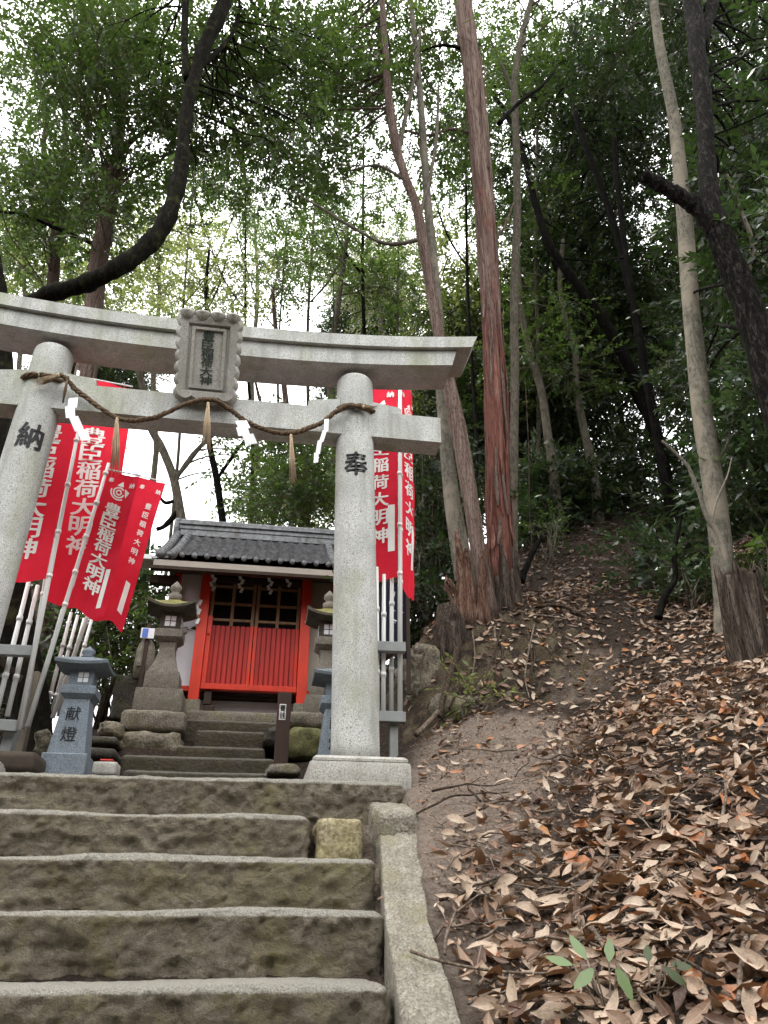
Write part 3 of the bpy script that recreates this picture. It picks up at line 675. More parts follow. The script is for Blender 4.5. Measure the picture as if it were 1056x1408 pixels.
stone('stone_table', 'dark stone table block behind the left old lantern', 152, 200, 926, 990, 7.2, .6, 'dark_stone', r=.05, amp=.02, seed=40, cat='stone block')
mk = MB(); b0 = P(196, 926, 7.1); 
mk.loft([[(b0.x+w*math.cos(t), 7.1+.07*math.sin(t), b0.z+z) for t in np.linspace(0, 2*math.pi, 20, endpoint=False)] for w, z in ((.088, -.05), (.09, .10), (.085, .2), (.07, .27), (.04, .31), (.01, .325))])
mk.box((b0.x-.02, 7.1-.072, b0.z+.08), (.08, .016, .07), .004)
tag(mk.build('stone_marker', M['old_stone']), 'small round-topped stone marker beside the left old lantern', 'marker stone')
stone('white_block', 'small pale concrete block with a red painted edge by the blue lantern', 126, 160, 1046, 1066, 4.55, .16, 'granite_base', res=.02, r=.01, amp=.003, seed=41, cat='concrete block')
wb = MB(); a_ = P(146, 1045, 4.55); wb.box((a_.x, 4.60, a_.z+.003), (.07, .08, .008), .002)
o = wb.build('red_edge', M['red_mark']); wbo = [x for x in COL.objects if x.name.startswith('white_block')][0]; o.parent = wbo
stone('wooden_box', 'low brown box at the far left behind the top step', -30, 46, 1031, 1062, 4.35, .3, 'dark_box', res=.04, r=.012, amp=.003, seed=42, cat='box')
stone('rock', 'grey lichen-marked rock behind the leaning white poles', 44, 68, 1000, 1040, 5.0, .3, 'rock', r=.06, amp=.05, seed=43, cat='rock', freq=6)

# ================================================================== LANTERNS
def old_lantern(cx, y, label):
    s = PX(y, 222, 930); z0 = ZT_L
    L = thing('stone_lantern', label, 'stone lantern', (cx, y, z0), 'old stone lanterns flanking the shrine steps')
    c = (cx, y, z0)
    def v_(px): return (975-px)*s*1.13
    for nm, h, a_, b_ in (('base_block', .188, 0.0, .185), ('base_block', .138, .187, .335)):
        m = MB(); m.sq([(h*.97, a_), (h, a_+.015), (h*.965, b_-.02), (h*.94, b_)], c, k=4); m.build(nm, M['lantern_stone'], L, angle=40)
    m = MB(); m.sq([(.118, .337), (.113, .36), (.088, .42), (.068, .50), (.062, .56), (.072, .60)], c, k=6); m.build('shaft', M['lantern_stone'], L, angle=50)
    m = MB(); m.sq([(.075, .602), (.092, .615), (.112, .640), (.112, .700), (.10, .708)], c, k=5); m.build('platform', M['lantern_stone'], L, angle=35)
    m = MB(); m.sq([(.085, .709), (.085, .855)], c, k=3); fb = m.build('fire_box', M['dark_stone'], L, smooth=False)
    for fx, fy in ((0, -1), (-1, 0), (1, 0)):
        m = MB()
        for a_ in (-.024, .024):
            for b_ in (.755, .803):
                off = .0865
                cc = (cx+(a_ if fy else fx*off), y+(fy*off if fy else a_), z0+b_)
                m.box(cc, (.040 if fy else .004, .004 if fy else .040, .040), 0)
        m.build('window_pane', M['shoji'], fb, smooth=False)
    m = MB(); m.sq([(.085, .856, .0), (.195, .868, .05), (.20, .888, .06), (.16, .905, .03), (.10, .945, .008), (.062, .975, 0), (.055, .985, 0)], c, k=10); m.build('roof', M['roof_moss'], L, angle=50)
    m = MB(); m.lathe([(.05, .986), (.056, 1.01), (.058, 1.045), (.03, 1.06), (.036, 1.075), (.052, 1.10), (.046, 1.125), (.024, 1.15), (.006, 1.172), (.001, 1.176)], c, 18); m.build('finial', M['lantern_stone'], L)
    return L
t = NT('roof_moss'); g = t.n('NewGeometry'); n_ = t.n('SeparateXYZ', Vector=g.outputs['Normal']).outputs[2]
cm = t.noise(t.wpos(), 16, 6, .7); up = t.math('ADD', n_, t.math('MULTIPLY', t.math('SUBTRACT', cm, .5), .7))
t.pbr(t.mix(t.ramp(up, [(.35, 0.0), (.6, 1.0)]), t.ramp(cm, [(.3, (.07, .065, .05)), (.7, (.15, .14, .11))]), t.ramp(cm, [(.3, (.12, .11, .035)), (.7, (.26, .24, .09))])), .92, t.bump(cm, .5, .01)); M['roof_moss'] = t.m
ZT_L = P(215, 975, 6.15).z
xl = P(223, 950, 6.4).x; xr = P(448, 965, 6.4).x
old_lantern(xl, 6.4, 'old stone lantern with mossy roof left of the shrine doors')
old_lantern(xr, 6.4, 'old stone lantern right of the shrine doors, half hidden by the gate pillar')
def blue_lantern(cx, y, z0, label):
    L = thing('granite_lantern', label, 'stone lantern', (cx, y, z0), 'slim blue-grey granite lanterns behind the gate'); c = (cx, y, z0)
    m = MB(); m.sq([(.135, -.08), (.135, .05), (.128, .058)], c, k=4); m.build('base', M['granite_blue'], L, angle=35)
    m = MB(); m.sq([(.112, .059), (.078, .40)], c, k=6); sh = m.build('shaft', M['granite_blue'], L, angle=35)
    def front(u, v, l=0): 
        h = .112+(.078-.112)*((.40-v-.059)/.341) if False else .112-(.034)*((v-.059)/.341)
        return Vector((cx+u, y-h-.002-l, z0+v))
    letters(sh, [('献', -.004, -.305, .085, .085), ('燈', -.004, -.175, .092, .092)], lambda u, v, l: front(u, -v, l), M['ink'], .012)
    m = MB(); m.sq([(.082, .401), (.108, .43), (.108, .475), (.10, .482)], c, k=4); m.build('platform', M['granite_blue'], L, angle=35)
    m = MB(); m.sq([(.076, .483), (.076, .585)], c, k=3); fb = m.build('fire_box', M['granite_blue'], L, smooth=False)
    m = MB()
    for a_ in (-.0175, .0175):
        for b_ in (.522, .556): m.box((cx+a_+.012, y-.0775, z0+b_), (.029, .004, .028), 0)
    m.build('window_pane', M['shoji'], fb, smooth=False)
    m = MB(); m.sq([(.075, .586, 0), (.165, .605, .012), (.17, .622, .016), (.12, .650, .004), (.06, .678, 0), (.042, .684, 0)], c, k=8); m.build('roof', M['granite_blue'], L, angle=50)
    m = MB(); m.lathe([(.036, .685), (.044, .695), (.03, .706), (.044, .722), (.042, .738), (.02, .755), (.003, .768)], c, 18); m.build('finial', M['granite_blue'], L)
    L.scale = (.9, .9, .92)
yb = 4.75; bz = P(88, 1048, yb-.13).z
blue_lantern(P(97, 1000, yb-.1).x, yb, bz, 'slim blue-grey granite lantern at the left, its shaft lettered in black')
blue_lantern(P(463, 1000, yb-.1).x, yb, bz, 'slim blue-grey granite lantern almost hidden behind the right gate pillar')

# ================================================================== SIGN POST
a_ = P(386, 1048, 5.25); tp = P(391, 955, 5.25); sp = thing('sign_post', 'dark brown wooden sign post with a small white plate before the shrine doors', 'sign post', (a_.x, 5.25, a_.z))
m = MB(); m.box((a_.x, 5.25, (a_.z+tp.z)/2-.02), (.092, .06, tp.z-a_.z+.06), .006); m.build('post', M['sign_brown'], sp, smooth=False)
pc_ = P(388.5, 979, 5.22); m = MB(); m.box((pc_.x, 5.2185, pc_.z), (.044, .004, .105), 0); pl_ = m.build('plate', M['letter_white'], sp, smooth=False)
letters(pl_, [('賽', 0, -.025, .038, .046), ('銭', 0, .025, .038, .046)], lambda u, v, l: Vector((pc_.x+u, 5.2155-l, pc_.z-v)), M['ink'], .012)

# ================================================================== SHRINE
SY = 7.5; SX = P(346, 900, SY).x
zd = P(346, 948, SY).z; zpost = P(268, 962, SY).z; ztop = P(350, 790, SY).z
shrine = thing('small_shrine', 'small red and white wooden shrine with a grey tiled roof', 'shrine', (SX, SY, ZT))
hw = (P(413, 900, SY).x-P(275, 900, SY).x)/2+.02
for s in (1, -1):
    m = MB(); m.box((SX+s*hw, SY-.03, (zpost-.02+ztop+.12)/2), (.10, .10, ztop+.14-zpost), .006); m.build('porch_post', M['red_paint'], shrine, smooth=False)
    m = MB(); m.box((SX+s*hw, SY-.03, (ZT+zpost)/2-.02), (.15, .15, zpost-ZT-.0), .012); m.build('post_base', M['old_stone'], shrine)
    m = MB(); m.box((SX+s*(hw+.30), SY+.06, (zpost+ztop)/2+.06), (.06, .06, ztop-zpost+.12), .004); m.build('corner_post', M['red_paint'], shrine, smooth=False)
    m = MB(); m.box((SX+s*(hw+.16), SY+.09, (zd+ztop)/2+.07), (.219, .03, ztop-zd+.10), 0); m.build('wall_panel', M['plaster' if s < 0 else 'plaster_beige'], shrine, smooth=False)
    m = MB(); m.box((SX+s*(hw+.16), SY+.075, zd+.0), (.219, .05, .05), .004); m.build('wall_sill', M['red_paint'], shrine, smooth=False)
    m = MB(); m.box((SX+s*(hw+.305), SY+.62, (zd+ztop)/2+.06), (.03, 1.02, ztop-zd+.10), 0); m.build('side_wall', M['plaster'], shrine, smooth=False)
m = MB(); m.box((SX, SY+1.12, (zd+ztop)/2+.06), (2*hw+.60, .03, ztop-zd+.1), 0); m.build('rear_wall', M['plaster'], shrine, smooth=False)
m = MB(); m.box((SX, SY+.62, zd-.045), (2*hw+.55, 1.0, .03), 0); m.build('floor_board', M['dark_wood'], shrine, smooth=False)
m = MB(); m.box((SX, SY+.64, (ZT+zd)/2-.06), (2*hw+.30, .9, zd-ZT-.02), .01); m.build('foundation', M['plaster'], shrine, smooth=False)
m = MB(); m.box((SX-hw+.13, SY+.0, zpost+.02), (.07, .06, .13), .004); m.box((SX-hw+.15, SY+.0, zpost-.10), (.1, .08, .09), .01); m.build('floor_strut', M['dark_wood'], shrine, smooth=False)
stp = P(342, 962, SY-.22); m = MB(); m.box((SX+.02, SY-.12, ZT+.05), (.62, .26, .14), .012); m.build('door_step', M['old_stone'], shrine)
# sill, lintel beams
m = MB(); m.box((SX, SY-.02, zd), (2*hw-.102, .08, .055), .004); m.build('door_sill', M['red_paint'], shrine, smooth=False)
m = MB(); m.box((SX, SY-.01, ztop+.02), (2*hw+.75, .09, .10), .004); m.build('head_beam', M['dark_wood'], shrine, smooth=False)
m = MB(); m.box((SX, SY+.0, ztop-.085), (2*hw-.102, .05, .055), .004); m.build('door_lintel', M['dark_wood'], shrine, smooth=False)
zmid = P(346, 862, SY).z
for s in (-1, 1):      # two leaves
    x0 = SX+(-(hw-.055) if s < 0 else .004); x1 = SX+(-.004 if s < 0 else hw-.055); w = x1-x0
    m = MB(); n_s = 8
    for k in range(n_s):
        sx = x0+.03+(w-.06)*(k+.5)/n_s; m.box((sx, SY+.016+random.uniform(-.003, .003), (zd+.03+zmid)/2), ((w-.06)/n_s-.012, .022, zmid-zd-.03), .002)
    d = m.build('door', M['red_slat'], shrine, smooth=False)
    m = MB(); m.box(((x0+x1)/2, SY+.036, (zd+zmid)/2), (w, .012, zmid-zd), 0); m.build('backing_board', M['red_slat'], d, smooth=False)
    m = MB()
    for xx in (x0+.016, x1-.016): m = MB(); m.box((xx, SY+.012, (zd+.03+zmid)/2+.0), (.032, .034, zmid-zd-.02), .002); m.build('stile', M['red_paint'], d, smooth=False)
    m = MB(); zt = ztop-.115
    for xx in (x0+.018, (x0+x1)/2, x1-.018): m.box((xx, SY+.022, (zmid+zt)/2), (.032, .026, zt-zmid), .002)
    for q in (.14, .52, .93): m.box(((x0+x1)/2, SY+.0215, zmid+(zt-zmid)*q), (w-.004, .02, .026), .002)
    m.build('lattice', M['lattice_wood'], d, smooth=False)
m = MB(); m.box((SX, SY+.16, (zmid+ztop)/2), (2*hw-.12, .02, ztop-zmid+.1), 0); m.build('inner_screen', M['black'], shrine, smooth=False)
m = MB(); m.box((SX-hw+.075, SY-.02, (zd+zmid)/2+.03), (.045, .06, zmid-zd+.10), .004); m.lathe([(.012, 0), (.012, .02)], (SX-hw+.075, SY-.06, zmid-.12), 10); m.build('door_jamb', M['red_paint'], shrine, smooth=False)
# roof
RXc = SX-.03; RH = .98; eY = SY-.52; eZ = P(340, 773, eY).z; rY = SY+.55; rZ = P(350, 744, rY).z
def roofp(x, s, lift=0.0):         # s 0 at the eave, 1 at the ridge
    y = eY+(rY-eY)*s; z = eZ+(rZ-eZ)*(.82*s+.18*s*s)
    n_ = Vector((0, -(rZ-eZ), (rY-eY))).normalized(); return Vector((x, y, z))+n_*lift
def back(p): return Vector((p.x, 2*rY-p.y, p.z))
NC = 9; per = .118
for side in (0, 1):
    vs = []; fs = []; xsn = np.arange(-RH+.16, RH-.16+1e-6, per/10); nxn = len(xsn); row = 0
    for c in range(NC):
        for e in (0, 1):
            s_ = (c+e*1.10)/NC if c < NC-1 else (c+e)/NC
            for x in xsn:
                ph_ = (x/per) % 1.0; wv = .5+.5*math.cos(2*math.pi*(ph_+.08*math.sin(2*math.pi*ph_)))
                p = roofp(RXc+x, s_, .030*wv+(.034 if e == 0 else .0)+.004*random.random()*0)
                vs.append(back(p) if side else p)
    for r_ in range(NC*2-1):
        for i in range(nxn-1):
            a = r_*nxn+i; fs.append((a, a+1, a+nxn+1, a+nxn))
    mesh_obj('roof_tiles', vs, fs, M['tile'], shrine)
for x in np.arange(-RH+.16+per/2*0, RH-.15, per):
    m = MB(); p = roofp(RXc+x, -.01, .035); m.tube([p+Vector((0, -.012, -.004)), p+Vector((0, .05, .012))], .027, 10); m.build('eave_cap', M['tile'], shrine)
for s in (-1, 1):
    for k, xx in enumerate((RH-.07, RH-.19)):
        m = MB()
        for c in range(NC+1):
            a = roofp(RXc+s*xx, c/(NC+1)-.012, .035); b = roofp(RXc+s*xx, (c+1.12)/(NC+1)-.012, .03)
            m.tube([a, a+(b-a)*.5, b], [.046, .043, .038], 12)
        m.build('verge_roll', M['tile'], shrine)
    m = MB()
    vsn = [roofp(RXc+s*(RH-.22), q, .0) for q in np.linspace(-.02, 1, 12)]+[roofp(RXc+s*(RH+.02), q, -.02) for q in np.linspace(-.02, 1, 12)]
    m.add(vsn, [(i, i+1, i+13, i+12) for i in range(11)]); m.add([back(v) for v in vsn], [(i, i+1, i+13, i+12) for i in range(11)]); m.build('verge_tiles', M['tile'], shrine)
    m = MB(); m.loft([[roofp(RXc+s*(RH-.03), q, l) for l in (-.13, -.035)]+[roofp(RXc+s*(RH+.0), q, l) for l in (-.035, -.13)] for q in np.linspace(0, 1, 6)])
    m.loft([[back(roofp(RXc+s*(RH-.03), q, l)) for l in (-.13, -.035)]+[back(roofp(RXc+s*(RH+.0), q, l)) for l in (-.035, -.13)] for q in np.linspace(0, .97, 6)]); m.build('barge_board', M['dark_wood'], shrine, smooth=False)
m = MB(); L_ = RH-.10
for k, (w, h0, h1) in enumerate(((.085, -.02, .03), (.07, .032, .062), (.075, .064, .094), (.06, .096, .122), (.08, .124, .155))):
    m.loft([[(RXc+x, rY-w, rZ+h0), (RXc+x, rY+w, rZ+h0), (RXc+x, rY+w*.9, rZ+h1), (RXc+x, rY-w*.9, rZ+h1)] for x in (-L_-.01*k, L_+.01*k)])
m.tube([(RXc-L_-.02, rY, rZ+.165), (RXc+L_+.02, rY, rZ+.165)], .05, 12); m.build('ridge', M['tile'], shrine, angle=40)
for s in (-1, 1):      # ridge-end tiles
    m = MB(); m.loft([[(RXc+s*(L_+.03)+s*t_, rY+.11*math.cos(a)*(1 if math.sin(a) < .2 else .85), rZ+.07+.15*math.sin(a)) for a in np.linspace(0, 2*math.pi, 16, endpoint=False)] for t_ in (0, .05)]); m.build('ridge_end_tile', M['tile'], shrine)
# under-roof boards, fascia, gutter
m = MB()
for side in (0, 1):
    pts = [[roofp(RXc+x, q, l) for (x, l) in ((-RH+.04, -.03), (RH-.04, -.03), (RH-.04, -.055), (-RH+.04, -.055))] for q in (0.0, .5, 1.0)]
    if side: pts = [[back(p) for p in r_] for r_ in pts]
    m.loft(pts)
m.build('roof_boards', M['dark_wood'], shrine, smooth=False)
for x in np.arange(-RH+.08, RH-.04, .115):
    m = MB(); m.bar(roofp(RXc+x, .015, -.082), roofp(RXc+x, .5, -.082), .034, .045, .002); m.build('rafter', M['dark_wood'], shrine, smooth=False)
gp = roofp(RXc, -.015, -.035); m = MB(); m.box((RXc+.0, gp.y-.012, gp.z-.03), (2*RH-.04, .022, .062), .003); m.build('fascia_board', M['fascia'], shrine, smooth=False)
m = MB(); m.loft([[(RXc+x, gp.y-.034+.0, gp.z-.068), (RXc+x, gp.y+.03, gp.z-.068), (RXc+x, gp.y+.03, gp.z-.100), (RXc+x, gp.y-.03, gp.z-.095)] for x in (-RH-.0, RH+.0)]); m.build('eave_beam', M['dark_wood'], shrine, smooth=False)
m = MB(); m.box((RXc-RH-.07, gp.y+.06, gp.z+.01), (.15, .22, .05), .008); m.build('eave_end_board', M['gutter'], shrine, smooth=False)
m = MB(); m.bar((RXc-RH-.03, gp.y+.26, gp.z-.10), (SX-hw-.25, gp.y+.26, gp.z-.10), .09, .09, .006); m.build('bracket', M['dark_wood'], shrine, smooth=False)
for s in (-1, 1):
    m = MB(); m.loft([[(SX+s*(hw+.305), y, z) for (y, z) in ((SY+.1, ztop+.06), (rY*2-SY-.1, ztop+.06), (rY, rZ-.06))], [(SX+s*(hw+.285), y, z) for (y, z) in ((SY+.1, ztop+.06), (rY*2-SY-.1, ztop+.06), (rY, rZ-.06))]]); m.build('gable_wall', M['plaster'], shrine, smooth=False)
# paper streamers on a thin rope across the doors
sr = thing('door_rope', 'thin rope with hanging paper streamers across the shrine doorway', 'rope', (SX, SY-.07, ztop-.03))
m = MB(); m.tube([Vector((SX-hw+.06+(2*hw-.12)*t_, SY-.085, ztop-.03-.03*math.sin(math.pi*t_))) for t_ in np.linspace(0, 1, 14)], .008, 7); m.build('cord', M['straw'], sr)
for (px, py, n_) in ((292, 808, 4), (331, 806, 4), (371, 808, 4), (396, 808, 2)):
    m = MB(); p = P(px, py, SY-.09); p.z = ztop-.05
    for k in range(n_):
        dx = .013*(1 if k % 2 else -1); m.box((p.x+dx, SY-.085-.003*k, p.z-.03-k*.048), (.03, .002, .055), 0, rot=Matrix.Rotation(.35*(1 if k % 2 else -1), 3, 'Y'))
    m.build('paper_streamer', M['paper'], sr, smooth=False)
tg = thing('paper_streamers', 'white paper streamers tied to the left porch post of the shrine', 'streamer', P(274, 838, SY-.12))
m = MB()
for k in range(5): m.box((P(272, 838, SY-.12).x+.012*(-1)**k, SY-.10-.002*k, P(272, 828, SY-.1).z-.05*k), (.032, .002, .06), 0, rot=Matrix.Rotation(.3*(-1)**k, 3, 'Y'))
m.build('paper', M['paper'], tg, smooth=False)
bp = P(203, 871, 7.0); nb = thing('notice_plate', 'small blue and white notice plate beside the left old lantern', 'notice', (bp.x, 7.0, bp.z-.5))
m = MB(); m.box((bp.x, 7.0, bp.z), (.12, .02, .10), .004); m.build('plate', M['shoji'], nb, smooth=False)
m = MB(); m.box((bp.x-.02, 6.988, bp.z+.0), (.05, .004, .085), 0); m.build('blue_band', M['blue_plate'], nb, smooth=False)
m = MB(); m.box((bp.x, 7.03, bp.z-.35), (.035, .035, .9), .004); m.build('stake', M['dark_wood'], nb, smooth=False)

# ================================================================== BANNERS
def flame(mb, fn, u, v, su, sv):
    def ringp(r0, r1, a0, a1, n=14):
        vs = []; 
        for i in range(n+1):
            a = a0+(a1-a0)*i/n
            vs += [fn(u+su*r0*math.cos(a), v+sv*r0*math.sin(a)), fn(u+su*r1*math.cos(a), v+sv*r1*math.sin(a))]
        mb.add(vs, [(2*i, 2*i+1, 2*i+3, 2*i+2) for i in range(n)])
    ringp(.10, .19, 0, 6.28); ringp(.27, .36, .2, 5.6); ringp(.42, .50, .9, 3.4)
    mb.add([fn(u+su*.30, v-sv*.32), fn(u+su*.62, v-sv*.10), fn(u+su*.44, v+sv*.25), fn(u+su*.36, v+sv*.0)], [(0, 1, 2, 3)])
    mb.add([fn(u-su*.2, v-sv*.42), fn(u+su*.1, v-sv*.75), fn(u+su*.2, v-sv*.4), fn(u+su*.05, v-sv*.38)], [(0, 1, 2, 3)])
BG = 'red prayer banners on white poles'
def banner(label, top, bot, Y0, Y1, w, ang, side, fs, u0=.33, rect=((.70, .60, .10, .23),), seed=0, emblem=True, corner=True, amp=.03, pole_ext=None, curl=0.0, small=False, textlen=.56, v0=.24, gap=None):
    T = P(top[0], top[1], Y0); B = P(bot[0], bot[1], Y1); L = (B-T).length; D = (B-T).normalized()
    H = Vector((math.cos(ang), math.sin(ang), 0))*side; H = (H-D*H.dot(D)).normalized(); N = H.cross(D); 
    if N.y > 0: N = -N
    rs = random.Random(seed); ph1, ph2 = rs.random()*6, rs.random()*6
    def surf(u, v, lift=0.0):
        rip = amp*(math.sin(u*5.2+ph1+v*2.0)*.6+.4*math.sin(v*4.1+ph2)+.16*math.sin(u*17+v*9+ph2)+.10*math.sin(v*31+u*6+ph1))*min(1, .25+u)
        sag = curl*u*u*v
        return T+H*(w*u*(1-.05*math.sin(v*3+ph1)))+D*(L*v+.02*math.sin(u*7+ph2)*v)+N*(rip+lift)+Vector((0, 0, sag))
    root = thing('prayer_banner', label, 'banner', B, BG)
    NU, NV = 20, 60; vs = [surf(i/NU, j/NV) for j in range(NV+1) for i in range(NU+1)]
    fs_ = [(j*(NU+1)+i, j*(NU+1)+i+1, (j+1)*(NU+1)+i+1, (j+1)*(NU+1)+i) for j in range(NV) for i in range(NU)]
    cl_ = mesh_obj('cloth', vs, fs_, M['cloth_red'], root)
    sgn = 1 if side > 0 else -1
    def mp(u, v, l=0.0): return surf((u if sgn > 0 else 1-u), v, .004+l)
    it = []; su = fs/w; sv = fs/L; n_ = 7; st = textlen/n_
    for k, ch in enumerate('豊臣稲荷大明神'): it.append((ch, u0, v0+st*(k+.5), su, min(sv, st*.95)))
    if corner:
        cs = min(.075, w*.17); it.append(('奉', .16 if not small else .25, .065, cs/w, cs/L)); it.append(('納', .84, .075, cs/w, cs/L))
    letters(cl_, it, mp, M['letter_white'], .03)
    if emblem:
        m = MB(); flame(m, mp, u0+.04, v0-.085, .115/w, .115/L); m.build('emblem', M['letter_white'], cl_, smooth=False)
    for (ru, rv, rw, rh) in rect:
        m = MB(); K = 8; vs = [mp(ru+rw*i, rv+rh*j/K) for j in range(K+1) for i in (0, 1)]; m.add(vs, [(2*j, 2*j+1, 2*j+3, 2*j+2) for j in range(K)])
        m.build('name_strip', M['letter_white'], cl_, smooth=False)
    pe = Vector(pole_ext) if pole_ext else B+D*.9
    ext = max(.3, (pe-B).length)
    o_ = -H*.018
    m = MB(); m.tube([T-D*.06+o_, T+D*L*.5+o_, B+o_, B+D*ext+o_], [.0105, .0125, .014, .0155], 12); m.build('pole', M['pole_white'], root)
    m = MB(); m.tube([T-H*.03-D*.012, T+H*(w*.98)-D*.012], .006, 8); m.build('crossbar', M['pole_white'], root)
    for v in (.02, .25, .5, .75, .97):
        m = MB(); q = T+D*L*v+o_; m.tube([q-D*.012, q+D*.012], .0175, 10); m.build('cloth_loop', M['letter_white'], root)
    return root
# left group
banner('leftmost red banner, beside the left gate pillar with a white pole along its edge', (113, 548), (62, 800), 4.62, 4.62, .36, R(10), -1, .150, u0=.55, rect=((.05, .88, .06, .02),), seed=1, emblem=True, amp=.02, pole_ext=P(8, 1003, 4.62), textlen=.72, v0=.17)
banner('tall red banner second from the left with large white characters down its middle', (110, 520), (62, 828), 4.85, 4.90, .385, R(14), 1, .155, u0=.40, rect=((.80, .58, .095, .21), (.42, .865, .10, .10), (.62, .872, .07, .09)), seed=2, amp=.03, pole_ext=P(35, 1000, 4.9), textlen=.565, v0=.235, curl=.02)
banner('smaller red banner at the right of the left group, flame emblem at its top', (150, 648), (92, 838), 4.74, 4.76, .215, R(4), 1, .105, u0=.45, rect=((.74, .68, .12, .26),), seed=3, amp=.02, pole_ext=P(62, 1000, 5.05), textlen=.64, v0=.225, curl=-.03)
banner('narrow red banner with small marks at the right end of the left group', (190, 656), (124, 848), 5.35, 5.4, .225, R(4), 1, .048, u0=.66, rect=((.68, .72, .16, .20),), seed=4, emblem=False, amp=.015, pole_ext=P(80, 990, 5.5), textlen=.46, v0=.16, curl=-.05, small=True)
# right group
banner('red banner directly behind the right gate pillar, characters running down its left side', (546, 524), (546, 798), 4.62, 4.62, .31, R(-12), -1, .115, u0=.62, rect=((.80, .66, .15, .22),), seed=5, amp=.02, pole_ext=P(548, 985, 4.62), textlen=.60, v0=.24)
banner('red banner seen almost edge-on at the right of its pole', (552, 522), (552, 812), 4.72, 4.72, .25, R(56), 1, .125, u0=.42, rect=((.72, .68, .14, .20),), seed=6, amp=.03, pole_ext=P(540, 985, 4.75), textlen=.62, v0=.22)
# bare poles
PG = 'bare white banner poles'
def barepole(label, a, b, Y0, Y1, r=.016, parent=None):
    p0 = P(a[0], a[1], Y0); p1 = P(b[0], b[1], Y1)
    m = MB(); r = r*.84; m.tube([p0, p0+(p1-p0)*.5, p1], [r*.9, r, r*1.05], 12)
    for q in (.3, .72): c = p0+(p1-p0)*q; d = (p1-p0).normalized(); m.tube([c-d*.015, c+d*.015], r*1.25, 12)
    o = m.build('banner_pole', M['pole_white'], loc=tuple(p1)); tag(o, label, 'pole', PG); return o
barepole('bare white pole leftmost in the left rack, just right of the gate pillar', (40, 798), (-6, 985), 4.8, 4.75, .017)
barepole('bare white pole second in the left rack', (52, 805), (10, 985), 4.82, 4.8, .017)
for k, (a, b, Y) in enumerate((((86, 838), (42, 992), 5.6), ((98, 842), (58, 1000), 5.65), ((107, 846), (66, 1002), 5.75), ((116, 850), (80, 985), 5.9), ((126, 852), (92, 975), 6.0))):
    barepole(['leaning white pole farthest left behind the blue lantern', 'second leaning white pole behind the blue lantern', 'middle leaning white pole behind the blue lantern', 'fourth leaning white pole behind the blue lantern', 'rightmost leaning white pole behind the blue lantern'][k], a, b, Y, Y+.05, .016)
for k, (x0, x1, yt, Y) in enumerate(((518, 519, 780, 4.62), (528, 527, 790, 4.62), (539, 538, 770, 4.66))):
    barepole(['bare white pole just right of the right gate pillar', 'second bare white pole in the right rack', 'third bare white pole in the right rack, nearest the banner pole'][k], (x0, yt), (x1, 986), Y, Y, .0165)
# racks
rk = thing('banner_rack', 'grey rack of rails holding white poles right of the gate pillar', 'rack', P(540, 1035, 4.6))
for py in (889, 985):
    a = P(478, py-1, 4.57); b = P(557, py+2, 4.57); m = MB(); m.bar(a, b, .055, .062, .004); m.build('rail', M['rack_grey'], rk, smooth=False)
    a = P(478, py-2, 4.70); b = P(557, py+1, 4.70); m = MB(); m.bar(a, b, .045, .055, .004); m.build('rail', M['rack_grey'], rk, smooth=False)
m = MB(); m.bar(P(512, 918, 4.64), P(548, 893, 4.66), .03, .03, .003); m.build('brace', M['dark_wood'], rk, smooth=False)
for px in (541, 482):
    a = P(px, 990, 4.60); m = MB(); m.box((a.x, 4.61, a.z-.12), (.05, .05, .30), .004); m.build('post', M['rack_grey'], rk, smooth=False)
rk = thing('banner_rack', 'grey rack of rails holding white poles left, below the leftmost banner', 'rack', P(20, 1040, 4.7))
for a, b in (((-30, 893), (47, 896)), ((-40, 995), (25, 999))):
    p0 = P(*a, 4.66); p1 = P(*b, 4.66); m = MB(); m.bar(p0, p1, .05, .062, .004); m.build('rail', M['rack_grey'], rk, smooth=False)
m = MB(); m.bar(P(-8, 905, 4.72), P(26, 935, 4.9), .05, .05, .003); m.build('brace', M['dark_wood'], rk, smooth=False)
m = MB(); a = P(8, 1000, 4.72); m.bar(P(20, 1000, 4.74), P(2, 1050, 4.74), .075, .06, .004); m.build('post', M['rack_grey'], rk, smooth=False)
m = MB(); m.bar(P(50, 925, 4.95), P(24, 1045, 4.95), .075, .055, .006); tag(m.build('wooden_stake', M['grey_wood']), 'weathered grey plank leaning among the white poles left of the blue lantern', 'plank')
